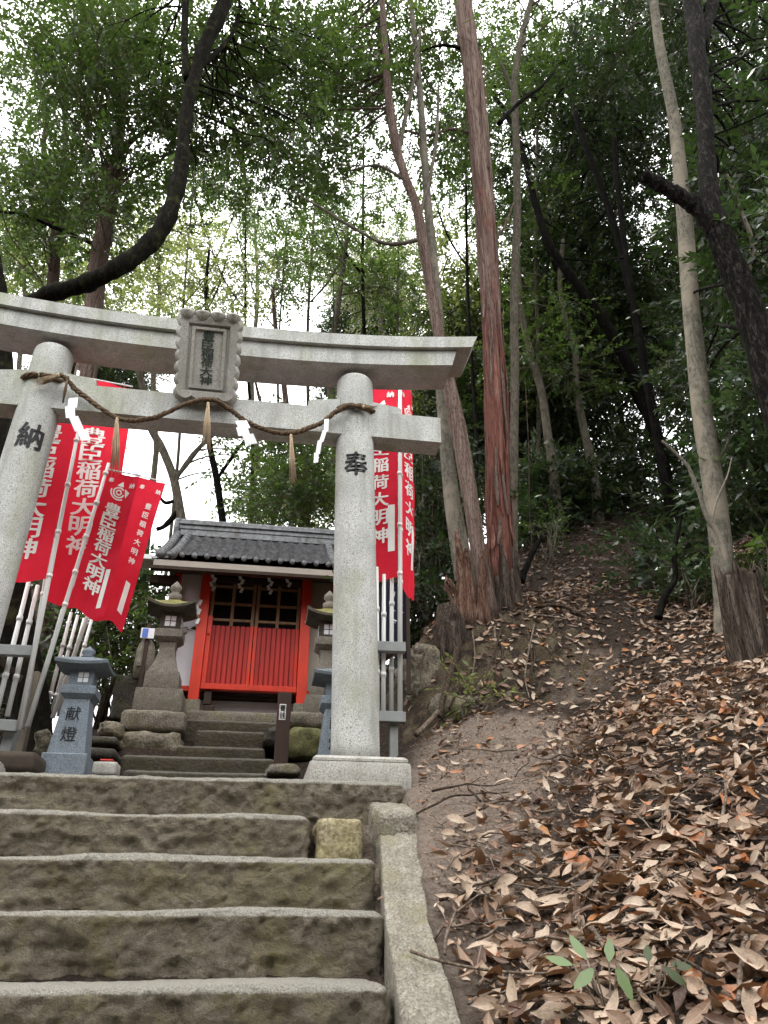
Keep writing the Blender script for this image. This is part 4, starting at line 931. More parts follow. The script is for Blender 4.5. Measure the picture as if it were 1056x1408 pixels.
# dark navy cloth hanging behind the right rack
def dark_sheet():
    a = P(505, 800, 5.4); b = P(560, 905, 5.4); w = b.x-a.x; h = a.z-b.z; NU, NV = 12, 12
    def s_(u, v, l=0): return Vector((a.x+w*u, 5.4+.03*math.sin(u*9)-l, a.z-h*v))
    root = thing('hanging_cloth', 'dark navy cloth with white brush strokes hung behind the right rack', 'cloth', (a.x, 5.4, b.z))
    vs = [s_(i/NU, j/NV) for j in range(NV+1) for i in range(NU+1)]; cl_ = mesh_obj('cloth', vs, [(j*(NU+1)+i, j*(NU+1)+i+1, (j+1)*(NU+1)+i+1, (j+1)*(NU+1)+i) for j in range(NV) for i in range(NU)], M['navy_cloth'], root)
    m = MB(); rr = random.Random(5)
    for col_ in (.66, .86):
        v = .1
        while v < .9:
            for k in range(3):
                u = col_+rr.uniform(-.05, .05); l = rr.uniform(.03, .09); vv = v+rr.uniform(0, .05); t_ = .012; sl = rr.choice((0, 1))
                if sl: m.add([s_(u-l*.5, vv, .004), s_(u+l*.5, vv+rr.uniform(-.02, .02), .004), s_(u+l*.5, vv+t_, .004), s_(u-l*.5, vv+t_, .004)], [(0, 1, 2, 3)])
                else: m.add([s_(u, vv, .004), s_(u+t_, vv, .004), s_(u+t_-.01, vv+l, .004), s_(u-.01, vv+l, .004)], [(0, 1, 2, 3)])
            v += .13
    m.build('brush_marks', M['letter_white'], cl_, smooth=False)
    m = MB(); m.bar(s_(-.05, -.02), s_(1.05, -.02), .02, .02, .002); m.build('hanging_rail', M['dark_wood'], root, smooth=False)
    for u in (-.04, 1.04):
        q = s_(u, 0); m = MB(); m.box((q.x, q.y+.02, q.z-h*.7), (.03, .03, h*1.5), .003); m.build('post', M['dark_wood'], root, smooth=False)
dark_sheet()
# ================================================================== VEGETATION
def leaf_quads(n, L, W, fold=.25):
    return np.array([(0, 0, 0), (.42, -.5, fold*.5), (1, 0, -.05), (.42, .5, fold*.5)])*np.array((L, W, W))
def spray_template(nl, tw, L, W, seed, droop=.15, spread=.9):
    r = np.random.default_rng(seed); V = []; Qd = []; base = leaf_quads(1, 1, 1)
    for k in range(nl):
        t = .15+.85*k/(nl-1); s = 1 if k % 2 else -1
        l = L*r.uniform(.7, 1.15); w_ = W*r.uniform(.8, 1.15)
        az = s*r.uniform(.5, 1.2)*spread*(1-.75*(k == nl-1)); el = r.normal(-.15, .32); ro = r.normal(0, .5)
        v = base*np.array((l, w_, w_))
        cr, sr = math.cos(ro), math.sin(ro); v = v @ np.array(((1, 0, 0), (0, cr, sr), (0, -sr, cr)))
        ce, se = math.cos(el), math.sin(el); v = v @ np.array(((ce, 0, se), (0, 1, 0), (-se, 0, ce)))
        ca, sa = math.cos(az), math.sin(az); v = v @ np.array(((ca, sa, 0), (-sa, ca, 0), (0, 0, 1)))
        v = v+np.array((tw*t, 0, -droop*tw*t*t)); Qd.append(np.arange(4)+len(V)*4); V.append(v)
    V = np.concatenate(V); Qd = np.array(Qd); nleaf = len(Qd)
    # twig: a thin three-sided stick
    tv = []; 
    for t in (0, 1.0):
        c = np.array((tw*t, 0, -droop*tw*t*t)); rr = .0035*(1-.6*t)
        tv += [c+np.array((0, rr*math.cos(a), rr*math.sin(a))) for a in (0, 2.1, 4.2)]
    b = len(V); V = np.concatenate([V, np.array(tv)]); tq = np.array([(b, b+1, b+4, b+3), (b+1, b+2, b+5, b+4), (b+2, b, b+3, b+5)])
    return V, np.concatenate([Qd, tq]), np.concatenate([np.zeros(nleaf, int), np.ones(3, int)])
def crown_mesh(name, clumps, per, leaf, mats, parent, seed=0, tw=.34, nl=11, flat=.65, up=.35, bias=0.0, droop=.15):
    r = np.random.default_rng(seed); T = [spray_template(nl, tw, leaf[0], leaf[1], seed*10+k, droop) for k in range(4)]
    C = np.array([list(c[0]) for c in clumps]); Rr = np.array([c[1] for c in clumps])
    cnt = np.maximum(4, (per*(Rr/.5)**2).astype(int)); idx = np.repeat(np.arange(len(C)), cnt); N = len(idx)
    d = r.normal(size=(N, 3)); d /= np.linalg.norm(d, axis=1)[:, None]; rad = r.uniform(0, 1, N)**.45
    off = d*rad[:, None]*Rr[idx][:, None]; off[:, 2] *= flat
    pos = C[idx]+off
    # spray axis points outwards and a little up or down, its plane roughly level
    ax = d*np.array((1, 1, .35))+r.normal(size=(N, 3))*.55; ax[:, 2] += r.normal(0, .25, N); ax /= np.linalg.norm(ax, axis=1)[:, None]
    upv = np.array((0, 0, 1.0))+r.normal(size=(N, 3))*up; y = np.cross(upv, ax); y /= np.linalg.norm(y, axis=1)[:, None]+1e-9; z = np.cross(ax, y)
    sc = r.uniform(.6, 1.45, N)
    Vs = []; Qs = []; ms = []; rn = []; o = 0
    tone = r.normal(0, .10, len(C)) 
    for k in range(4):
        m_ = np.where(np.arange(N) % 4 == k)[0]
        if len(m_) == 0: continue
        tv, tq, tm = T[k]
        B = np.stack([ax[m_], y[m_], z[m_]], 1)*sc[m_][:, None, None]
        v = np.einsum('vi,nij->nvj', tv, B)+pos[m_][:, None, :]
        q = tq[None]+(np.arange(len(m_))*len(tv))[:, None, None]+o
        o += len(m_)*len(tv); Vs.append(v.reshape(-1, 3)); Qs.append(q.reshape(-1, 4)); ms.append(np.tile(tm, len(m_)))
        rr = np.clip(r.beta(2, 2.6, (len(m_), len(tq)))+tone[idx[m_]][:, None]+r.normal(0, .07, (len(m_), 1))+bias, 0, 1); rn.append(rr.ravel())
    return fast_mesh(name, np.concatenate(Vs), np.concatenate(Qs), mats, np.concatenate(rn), np.concatenate(ms), parent)
WK = [.84]
def path_px(pts, Y, per=7):
    # pts: (px, py, width px[, Y]) from the base upwards -> world path and radii
    out = []
    for q in pts:
        yy = q[3] if len(q) > 3 else Y; p = P(q[0], q[1], yy); out.append((p.x, p.y, p.z, q[2]*PX(yy, q[0], q[1])*.5*WK[0]))
    c = catmull(out, per); return [Vector(x[:3]) for x in c], [float(max(.003, x[3])) for x in c]
def region(px, py, rx, ry, Y0, Y1, n, r, rr):
    out = []
    while len(out) < n:
        a, b = rr.uniform(-1, 1), rr.uniform(-1, 1)
        if a*a+b*b > 1: continue
        Y = rr.uniform(Y0, Y1); p = P(px+a*rx, py+b*ry, Y)
        if p.y < 4.9 and p.z < 5.9 and p.x < 2.0: continue
        out.append((p, r*rr.uniform(.75, 1.25)))
    return out
LEAFN = [0]
def tree(name, label, cat, trunk, mat, Y, regs=(), per=27, leaf=(.072, .038), lmat='leaf_mid', seed=1, group=None, extra=(), base_sink=.25, flare=1.35, rough=.10, twigs=True, bias=0.0, n=14, limbs=(), tw=.34, base_to=None):
    pts, rad = path_px(trunk, Y)
    b = pts[0]; zt = tz(b.x, b.y)
    d = (pts[0]-pts[1]).normalized()
    if base_to == 'ground' and b.z > zt:
        k = 5; tgt = Vector((b.x+d.x*.3*(b.z-zt), b.y, zt-.1)); pre = [b+(tgt-b)*(1-i/k) for i in range(k)]; pr = [rad[0]*(1.0+.35*(1-i/k)) for i in range(k)]
        pts = pre+pts; rad = pr+rad
    else:
        pts = [b+d*base_sink]+pts; rad = [rad[0]*1.1]+rad
    for i in range(min(6, len(rad))): rad[i] *= 1+(flare-1)*(1-i/6)**2
    if lmat == 'leaf_dark': leaf = (leaf[0]*1.25, leaf[1]*1.25); per = per*1.12
    root = thing(name, label, cat, pts[0], group)
    m = MB(); m.tube(pts, rad, n, rough=rough, rfreq=9, seed=seed); m.build('trunk', M[mat], root)
    rr = random.Random(seed)
    AP = list(zip(pts, rad))
    for ex in limbs:         # traced limbs: (points, material)
        lp, lr = path_px(ex[0], Y); AP += list(zip(lp[3:], lr[3:])); m = MB(); lr = [r0*(1+.09*math.sin(k_*.9+seed)+.07*math.sin(k_*2.3+seed*2)) for k_, r0 in enumerate(lr)]; m.tube(lp, lr, 16, rough=.20, rfreq=11, seed=seed+3); m.build('branch', M[ex[1] if len(ex) > 1 else mat], root)
    clumps = list(extra)
    for g in regs: clumps += region(*g, rr)
    if clumps:
        LEAFN[0] += len(clumps)
        crown_mesh('crown', clumps, per, leaf, [M[lmat], M['twig']], root, seed, tw=tw, bias=bias)
        if twigs:
            m = MB(); P_ = np.array([list(a_[0]) for a_ in AP])
            for c, r_ in clumps:
                hd = np.hypot(P_[:, 0]-c.x, P_[:, 1]-c.y); cost = np.abs(P_[:, 2]-(c.z-.45*hd))*.8+hd*.8+np.abs(P_[:, 1]-c.y)*.1; i = int(np.argmin(cost)); a = AP[i][0]
                L = (c-a).length
                if L > 3.2: continue
                mid = (a+c)/2+Vector((rr.gauss(0, .08)*L, rr.gauss(0, .08)*L, .10*L)); q1 = a+(mid-a)*.5+Vector((rr.gauss(0, .03)*L, 0, .02*L)); q2 = mid+(c-mid)*.5+Vector((0, rr.gauss(0, .04)*L, .03*L))
                cp = catmull([list(a), list(q1), list(mid), list(q2), list(c)], 3); r0 = min(AP[i][1]*.5, .005+.0055*L)
                m.tube(cp, list(np.linspace(r0, .003, len(cp))), 5)
                for k in range(3):
                    e = c+Vector((rr.gauss(0, 1), rr.gauss(0, 1), rr.gauss(0, .6)))*r_*.6; s_ = Vector(cp[-4]); m.tube([s_, (s_+e)/2+Vector((0, 0, .03)), e], [.005, .004, .002], 4)
            m.build('branches', M[mat if mat not in ('bark_red',) else 'bark_brown'], root)
    return root

# ---- the traced trees of the photo
RT = tree('red_barked_tree', 'tall straight tree with peeling red bark right of the gate', 'tree',
     [(690, 828, 44.2), (688, 790, 42.3), (686, 740, 40.5), (683, 650, 37.7), (681, 560, 35.0), (677, 470, 32.2), (673, 390, 31.3), (667, 300, 32.2), (660, 200, 33.1), (651, 110, 31.3), (643, 50, 30.4), (635, -10, 29.4), (626, -90, 27.6)], 'bark_red', 6.3,
     [(640, -60, 140, 60, 6.6, 8.0, 12, .55), (690, 330, 80, 120, 9, 11.5, 14, .5)], seed=101, flare=1.02, rough=.16, n=22,
     limbs=[([(686, 170, 7), (715, 140, 6), (745, 118, 5), (765, 92, 3)], 'bark_dark'), ([(655, 185, 6), (620, 178, 5), (590, 186, 4), (560, 180, 3)], 'bark_brown'), ([(668, 330, 5), (690, 318, 4), (706, 280, 3)], 'bark_brown'), ([(645, 70, 6), (610, 62, 5), (580, 70, 3)], 'bark_dark')])
rr = random.Random(9); rpts, rrad = path_px([(690, 835, 60), (688, 790, 52), (686, 740, 46), (683, 650, 41), (681, 560, 38), (677, 470, 35), (673, 390, 34), (667, 300, 35), (660, 200, 36), (651, 110, 34), (643, 50, 33), (635, -10, 32)], 6.3)
for k in range(34):
    i0 = rr.randrange(4, len(rpts)-14); ln = rr.randrange(5, 13); a = rr.uniform(-2.6, .3); o = Vector((math.cos(a), math.sin(a), 0)); tt_ = Vector((-math.sin(a), math.cos(a), 0)); rings = []; w0 = rr.uniform(.008, .026); up_ = rr.random() < .5; tw2 = rr.uniform(-.25, .25)
    for j in range(ln):
        i = i0+j; u = j/(ln-1); lift_ = (u if up_ else 1-u)**3*rr.uniform(.01, .035); ww = w0*math.sin(math.pi*(.12+.76*u)); o2 = (o+tt_*tw2*u).normalized(); c = rpts[i]+o2*(rrad[i]*1.01+lift_)
        rings.append([c-tt_*ww, c+tt_*ww, c+tt_*ww*.7+o2*.007, c-tt_*ww*.7+o2*.007])
    m = MB(); m.loft(rings); m.build('peeling_strip', M['bark_red' if k % 3 else 'bark_brown'], RT, smooth=False)
tree('brown_barked_tree', 'brown rough-barked tree leaning behind the right end of the gate', 'tree',
     [(668, 822, 26, 5.95), (655, 740, 25, 5.95), (641, 650, 26, 5.95), (628, 580, 27, 5.98), (615, 515, 21, 6.0), (603, 460, 19), (593, 400, 18), (583, 345, 17), (573, 285, 15), (556, 240, 13), (543, 195, 15), (534, 130, 13), (529, 60, 11), (524, -20, 9)], 'bark_brown', 6.0,
     [(520, 60, 120, 90, 6.2, 8.2, 26, .5), (490, 190, 110, 80, 6.4, 8.5, 18, .45)], seed=102, rough=.14, n=16, flare=1.2,
     limbs=[([(574, 330, 7), (530, 335, 6), (480, 310, 5), (440, 285, 4), (400, 262, 2)], 'bark_grey'), ([(548, 205, 8), (560, 150, 7), (572, 95, 5), (578, 40, 4)], 'bark_grey'), ([(575, 300, 8), (590, 250, 6), (600, 190, 5), (603, 120, 4)], 'bark_grey'), ([(560, 250, 6), (520, 228, 5), (480, 235, 3)], 'bark_grey')])
tree('pale_mottled_tree', 'pale smooth mottled trunk in front of the brown-barked tree behind the gate', 'tree',
     [(648, 850, 40), (640, 800, 34), (631, 745, 31), (622, 690, 27), (616, 640, 23), (611, 590, 20), (607, 545, 18), (605, 500, 17), (603, 440, 16), (598, 380, 15), (590, 300, 14), (583, 210, 12), (577, 120, 10), (568, 30, 8), (560, -40, 6)], 'bark_pale', 6.25,
     [(600, 130, 90, 110, 6.5, 8.5, 12, .5)], seed=103, rough=.05, n=16, flare=1.25)
tree('thin_grey_tree', 'slim straight grey trunk just right of the red-barked tree', 'tree',
     [(706, 800, 16), (706, 700, 15), (707, 600, 14), (708, 500, 14), (707, 400, 13), (711, 300, 13), (710, 200, 12), (708, 110, 11), (720, 40, 9), (736, -20, 8)], 'bark_grey', 7.6,
     [(720, 70, 90, 90, 7.8, 10, 22, .5), (760, -140, 160, 110, 6, 9.5, 26, .6)], seed=104, rough=.05, base_to='ground', limbs=[([(707, 130, 6), (690, 90, 5), (672, 50, 3)], 'bark_grey')])  # crown clumps above the frame are added to shade the hill
tree('pale_trunk_tree', 'tall smooth pale-grey trunk at the right above the decayed stump', 'tree',
     [(1002, 872, 42), (996, 800, 37), (988, 720, 35), (977, 640, 34), (966, 570, 32), (957, 490, 29), (949, 410, 27), (943, 320, 26), (936, 245, 23), (927, 165, 19), (914, 100, 17), (905, 50, 15), (896, -20, 14)], 'bark_pale', 5.2,
     [(880, 50, 130, 100, 6.0, 8.5, 26, .5)], seed=105, rough=.05, n=18, flare=1.15, lmat='leaf_dark', limbs=[([(981, 640, 5), (1000, 610, 4), (1010, 560, 2)], 'bark_grey')])
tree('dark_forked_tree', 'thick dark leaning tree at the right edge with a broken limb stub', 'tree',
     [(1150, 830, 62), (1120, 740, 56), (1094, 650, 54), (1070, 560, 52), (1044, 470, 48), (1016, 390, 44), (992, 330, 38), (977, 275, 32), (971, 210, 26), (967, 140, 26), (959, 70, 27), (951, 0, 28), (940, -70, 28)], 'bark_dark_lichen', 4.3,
     [(1010, 60, 90, 100, 5.0, 7.5, 22, .5), (1030, 260, 50, 150, 5.2, 8.0, 30, .5), (1000, 470, 60, 90, 6.0, 8.5, 18, .5), (1120, 200, 80, 250, 4.0, 6.5, 30, .55), (1060, -160, 220, 130, 4.6, 8.5, 46, .65), (985, 330, 60, 160, 7.5, 11, 34, .65)], seed=106, rough=.16, n=20, lmat='leaf_dark', base_to='ground',  # the crown region above the frame is added as shade for the hill
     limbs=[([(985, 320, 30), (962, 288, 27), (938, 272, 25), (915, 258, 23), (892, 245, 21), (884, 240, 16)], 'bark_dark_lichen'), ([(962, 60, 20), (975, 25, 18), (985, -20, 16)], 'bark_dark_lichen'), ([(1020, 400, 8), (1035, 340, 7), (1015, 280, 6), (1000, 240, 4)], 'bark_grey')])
# slanting dark trunks in the middle right
DG = 'slanting dark trunks on the hill'
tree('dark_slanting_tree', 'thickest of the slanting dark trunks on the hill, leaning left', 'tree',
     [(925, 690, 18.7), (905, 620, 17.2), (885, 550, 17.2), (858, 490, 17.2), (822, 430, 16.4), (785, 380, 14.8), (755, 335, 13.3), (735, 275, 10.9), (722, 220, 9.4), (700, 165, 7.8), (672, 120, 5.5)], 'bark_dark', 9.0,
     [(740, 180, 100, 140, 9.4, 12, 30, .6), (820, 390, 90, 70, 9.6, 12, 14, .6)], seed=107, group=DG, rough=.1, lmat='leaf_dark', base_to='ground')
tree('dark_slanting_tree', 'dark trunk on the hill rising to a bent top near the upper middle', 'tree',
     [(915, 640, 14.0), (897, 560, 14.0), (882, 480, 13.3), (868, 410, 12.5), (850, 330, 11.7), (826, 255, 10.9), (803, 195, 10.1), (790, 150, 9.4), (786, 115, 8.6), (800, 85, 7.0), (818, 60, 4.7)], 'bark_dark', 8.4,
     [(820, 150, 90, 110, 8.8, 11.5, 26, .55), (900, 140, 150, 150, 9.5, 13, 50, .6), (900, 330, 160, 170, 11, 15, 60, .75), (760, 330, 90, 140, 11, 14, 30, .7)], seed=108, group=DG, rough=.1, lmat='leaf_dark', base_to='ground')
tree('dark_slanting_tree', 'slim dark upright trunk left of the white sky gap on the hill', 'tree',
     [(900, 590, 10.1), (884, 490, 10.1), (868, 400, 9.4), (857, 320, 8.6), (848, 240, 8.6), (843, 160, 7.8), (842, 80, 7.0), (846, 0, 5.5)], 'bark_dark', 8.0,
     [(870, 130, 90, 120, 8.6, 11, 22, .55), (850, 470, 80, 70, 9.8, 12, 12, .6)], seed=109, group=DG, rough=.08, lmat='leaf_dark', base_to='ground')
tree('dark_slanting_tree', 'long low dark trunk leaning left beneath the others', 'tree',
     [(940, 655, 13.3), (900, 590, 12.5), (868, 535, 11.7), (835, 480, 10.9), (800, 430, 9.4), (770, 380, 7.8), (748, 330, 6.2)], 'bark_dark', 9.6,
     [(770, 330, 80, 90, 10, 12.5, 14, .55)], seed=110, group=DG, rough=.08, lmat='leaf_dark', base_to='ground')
tree('thin_hill_tree', 'slender grey trunk on the hill directly right of the slim grey trunk', 'tree',
     [(768, 728, 18), (762, 660, 16), (752, 590, 14), (745, 540, 13), (728, 480, 12), (716, 425, 10), (712, 360, 8)], 'bark_grey', 9.0,
     [(750, 470, 70, 80, 8.5, 11, 16, .55)], seed=111, rough=.05, base_to='ground', lmat='leaf_mid')
tree('thin_hill_tree', 'crooked slender trunk on the hill crest below the small sky gap', 'tree',
     [(822, 716, 20), (816, 650, 16), (803, 590, 13), (792, 530, 11), (791, 480, 10), (778, 440, 9), (770, 390, 8), (774, 330, 6)], 'bark_grey', 9.3,
     [(790, 520, 60, 60, 9.6, 11.5, 10, .5)], seed=112, rough=.06, base_to='ground', lmat='leaf_dark')
# left side
tree('bough_tree', 'dark tree at the left edge with a huge curved mossy bough', 'tree',
     [(42, 985, 62), (22, 860, 58), (8, 740, 56), (0, 640, 54), (-4, 560, 54), (-8, 480, 52), (-14, 400, 50), (-26, 320, 44), (-40, 220, 36), (-58, 110, 24), (-70, 10, 14), (-78, -70, 5)], 'bark_mossy', 5.6,
     [(260, 40, 170, 80, 5.6, 8.0, 23, .5), (400, 90, 130, 90, 5.6, 7.6, 24, .5), (340, 210, 120, 80, 5.8, 8, 20, .45)], seed=113, rough=.12, n=20, base_to='ground', twigs=True,
     limbs=[([(-6, 470, 32.0, 5.6), (20, 432, 26.4, 5.5), (60, 408, 26.4, 5.3), (110, 392, 28.0, 5.2), (155, 372, 28.8, 5.1), (198, 342, 28.8, 5.1), (226, 308, 26.4, 5.1), (241, 268, 24.0, 5.1), (250, 225, 22.4, 5.1), (253, 180, 20.8, 5.1), (260, 135, 20.0, 5.1), (274, 85, 20.8, 5.1), (292, 40, 21.6, 5.1), (318, -15, 22.4, 5.1), (345, -70, 20.8, 5.1)], 'bark_mossy'),
            ([(258, 110, 14, 5.1), (254, 60, 12, 5.1), (255, 0, 12, 5.1), (256, -60, 10, 5.1)], 'bark_mossy'), ([(268, 95, 9, 5.1), (300, 70, 7, 5.2), (325, 35, 6, 5.3), (330, -10, 4, 5.3)], 'bark_mossy')])
tree('left_rear_tree', 'grey-brown trunk rising behind the left part of the lintel', 'tree',
     [(126, 470, 32), (130, 410, 30), (137, 350, 29), (148, 295, 26), (158, 235, 20), (165, 180, 16), (169, 120, 14), (171, 60, 13), (164, 0, 12), (158, -60, 10)], 'bark_brown', 7.8,
     [(180, 130, 110, 120, 6.5, 9, 34, .55), (150, 260, 90, 70, 7, 9, 14, .5), (90, 60, 110, 80, 6, 8, 22, .5)], seed=114, base_to='ground', rough=.07,
     limbs=[([(168, 95, 8), (150, 40, 7), (125, 0, 6)], 'bark_dark'), ([(160, 210, 8), (200, 180, 6), (240, 165, 4)], 'bark_dark'), ([(140, 340, 8), (80, 315, 6), (30, 295, 5), (-20, 290, 4)], 'bark_dark')])
tree('left_rear_tree', 'slimmer trunk at the far left behind the lintel', 'tree',
     [(70, 460, 20), (72, 400, 19), (76, 340, 18), (78, 295, 17), (68, 255, 10), (60, 200, 8), (64, 150, 7), (45, 90, 6)], 'bark_brown', 8.6,
     [(50, 190, 80, 110, 7, 9.5, 26, .55), (40, 320, 60, 60, 8, 11, 8, .5)], seed=115, base_to='ground', rough=.06, lmat='leaf_mid', bias=.12,
     limbs=[([(78, 300, 10), (86, 240, 9), (90, 180, 8), (82, 120, 5)], 'bark_brown')])
# behind the shrine
BGR = 'trees behind the shrine'
tree('rear_tree', 'tree with crooked bare limbs left behind the shrine roof', 'tree',
     [(262, 790, 20), (254, 740, 17), (247, 700, 15), (238, 655, 14), (222, 615, 13), (206, 585, 12), (200, 545, 11), (190, 500, 9), (200, 440, 7)], 'bark_grey', 9.5,
     [(330, 650, 20, 40, 9.5, 12, 3, .35), (230, 480, 40, 20, 9, 12, 2, .35)], seed=116, group=BGR, base_to='ground', rough=.06, per=26,
     limbs=[([(240, 660, 9), (270, 620, 8), (300, 590, 6), (320, 560, 4)],), ([(247, 700, 10), (228, 722, 8), (215, 728, 6)], 'bark_dark'), ([(250, 720, 8), (244, 690, 7), (225, 690, 5), (206, 660, 4)], 'bark_dark')])
tree('rear_tree', 'slim dark trunk standing straight above the shrine ridge', 'tree',
     [(315, 780, 13), (306, 715, 12), (298, 660, 11), (288, 610, 10), (283, 560, 9), (282, 510, 8), (286, 450, 7), (283, 400, 6), (288, 340, 4)], 'bark_dark', 10.0,
     [(290, 380, 60, 60, 9, 13, 10, .5), (255, 430, 40, 40, 10, 13, 5, .5)], seed=117, group=BGR, base_to='ground', rough=.06, lmat='leaf_bright', per=26,
     limbs=[([(298, 660, 6), (325, 620, 5), (350, 590, 4)],), ([(283, 430, 4), (300, 395, 3), (310, 360, 2)],)])
tree('rear_tree', 'leafy green tree behind the shrine near the right pillar', 'tree',
     [(428, 790, 14), (420, 715, 13), (410, 660, 12), (400, 610, 11), (394, 560, 10), (388, 510, 9), (380, 460, 8), (375, 400, 6)], 'bark_brown', 9.8,
     [(390, 650, 70, 70, 9, 12, 26, .5), (440, 640, 40, 70, 9, 12, 10, .5), (400, 400, 50, 40, 9, 13, 4, .4)], seed=118, group=BGR, base_to='ground', rough=.06, lmat='leaf_mid', bias=.1, per=34,
     limbs=[([(412, 665, 6), (440, 610, 5), (455, 560, 4)],), ([(400, 610, 6), (365, 570, 5), (350, 520, 4)],)])
tree('rear_tree', 'branching grey tree behind the middle of the lintel', 'tree',
     [(470, 720, 14), (462, 640, 13), (457, 560, 12), (452, 500, 11), (462, 440, 9), (470, 380, 8), (478, 320, 6)], 'bark_grey', 10.6,
     [(470, 370, 90, 60, 9, 13, 12, .5), (380, 320, 90, 50, 10, 14, 9, .5), (540, 420, 40, 50, 9, 12, 8, .5)], seed=119, group=BGR, base_to='ground', rough=.06, lmat='leaf_mid', bias=.08, per=28)
# distant trees far behind the shrine; overexposure painted into pale leaf colours
FGR = 'pale trees far behind the shrine'
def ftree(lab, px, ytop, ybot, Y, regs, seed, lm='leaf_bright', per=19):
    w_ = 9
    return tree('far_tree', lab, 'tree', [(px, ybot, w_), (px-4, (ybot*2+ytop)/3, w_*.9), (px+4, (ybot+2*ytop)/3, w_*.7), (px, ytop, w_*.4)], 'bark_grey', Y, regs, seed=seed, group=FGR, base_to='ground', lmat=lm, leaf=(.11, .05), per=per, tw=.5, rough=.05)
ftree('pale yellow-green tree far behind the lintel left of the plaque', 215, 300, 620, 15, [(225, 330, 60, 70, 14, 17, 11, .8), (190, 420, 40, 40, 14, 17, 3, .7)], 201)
ftree('pale tree far behind, just right of the carved plaque', 350, 300, 620, 16, [(360, 330, 60, 60, 15, 18, 8, .7), (430, 370, 50, 40, 15, 18, 4, .7)], 202, 'leaf_pale_glare')
ftree('pale tree far behind the right half of the lintel', 520, 330, 640, 15, [(520, 380, 60, 60, 14, 17, 9, .7), (560, 340, 40, 60, 14, 17, 6, .7)], 203, 'leaf_pale_glare')
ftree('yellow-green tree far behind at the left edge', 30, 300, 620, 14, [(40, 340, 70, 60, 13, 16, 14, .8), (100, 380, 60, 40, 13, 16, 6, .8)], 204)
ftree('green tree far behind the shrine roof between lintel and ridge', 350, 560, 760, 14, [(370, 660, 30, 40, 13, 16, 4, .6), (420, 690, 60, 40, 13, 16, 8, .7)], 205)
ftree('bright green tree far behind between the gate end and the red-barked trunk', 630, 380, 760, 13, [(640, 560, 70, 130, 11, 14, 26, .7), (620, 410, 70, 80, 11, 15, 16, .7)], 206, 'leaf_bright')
STG = 'slender bare stems behind the gate'
for k, (xa, ya, xb, yb, w_, Y, lab) in enumerate(((345, 760, 338, 250, 6, 11, 'slender stem right behind the carved plaque'), (412, 740, 436, 240, 7, 11.5, 'slender leaning stem behind the right half of the lintel'), (505, 720, 500, 200, 8, 10.5, 'slender straight stem just left of the right gate pillar top'), (552, 760, 548, 330, 6, 11, 'slender stem above the right end of the lintel'),
      (372, 760, 395, 300, 5, 12, 'thin faint stem far behind the lintel centre'), (232, 760, 268, 230, 6, 11.5, 'slender stem left of the carved plaque'), (655, 780, 640, 150, 7, 9.5, 'dim slender stem left of the red-barked trunk'), (735, 740, 742, 60, 8, 10, 'slender dim stem right of the slim grey trunk'), (790, 720, 770, 90, 7, 10.5, 'slender dim stem left of the crooked hill trunk'), (1000, 760, 985, 120, 8, 8.5, 'dim stem between the pale trunk and the dark forked trunk'))):
    tree('slender_tree', lab, 'tree', [(xa, ya, w_), (xa*.7+xb*.3+4, ya*.7+yb*.3, w_*.9), (xa*.4+xb*.6-3, ya*.4+yb*.6, w_*.75), (xb, yb, w_*.4)], 'bark_grey' if k % 2 else 'bark_dark', Y, [(xb, yb+30, 60, 60, Y-.5, Y+1.5, 6, .45)], seed=700+k, group=STG, base_to='ground', rough=.05, n=8, per=30, limbs=[([(xa*.35+xb*.65, ya*.35+yb*.65, w_*.5), (xa*.25+xb*.75+(35 if k % 2 else -35), ya*.25+yb*.75, w_*.4), (xb+(70 if k % 2 else -70), yb+20, 2)],)])
# dark wood beyond the crest: one tree built, the rest copied
def generic_tree(name, label, x, y, h, r, nclump, per, lm, seed, group, leaf=(.10, .045), trunk='bark_dark', lean=0.0, low=.25):
    rr = random.Random(seed); z = tz(x, y); root = thing(name, label, 'tree', (x, y, z), group)
    pts = []; 
    for i in range(8):
        t = i/7; pts.append(Vector((x+lean*t*h+.15*math.sin(3*t+seed), y+.12*math.sin(4*t+seed*2), z-.2+h*.92*t)))
    m = MB(); m.tube([Vector(p) for p in catmull([list(p) for p in pts], 4)], list(np.linspace(.05+h*.009, .015, 29)), 10, rough=.08, rfreq=8, seed=seed); m.build('trunk', M[trunk], root)
    cl_ = []
    for k in range(nclump):
        a = rr.random()*6.283; t = rr.uniform(low, 1); q = math.sqrt(rr.random())*r*(1.15-.75*abs(t-.55)); cl_.append((Vector((x+lean*t*h+math.cos(a)*q, y+math.sin(a)*q, z+h*t)), rr.uniform(.45, .8)))
    crown_mesh('crown', cl_, per, leaf, [M[lm], M['twig']], root, seed, tw=.45)
    m = MB()
    for c, r_ in cl_:
        t = max(.1, min(.95, (c.z-z)/h-.12)); a = pts[int(t*7)]; m.tube([a, (a+c)/2+Vector((0, 0, .1)), c], [.022, .014, .004], 5)
    m.build('branches', M[trunk], root); return root
CR = 'dense dark trees standing beyond the hill crest'
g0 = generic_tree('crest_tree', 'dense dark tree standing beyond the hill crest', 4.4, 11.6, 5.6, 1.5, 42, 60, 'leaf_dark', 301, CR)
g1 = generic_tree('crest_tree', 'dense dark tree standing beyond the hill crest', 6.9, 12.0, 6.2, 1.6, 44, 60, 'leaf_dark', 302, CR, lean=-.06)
gz0 = [g0.location.copy(), g1.location.copy()]
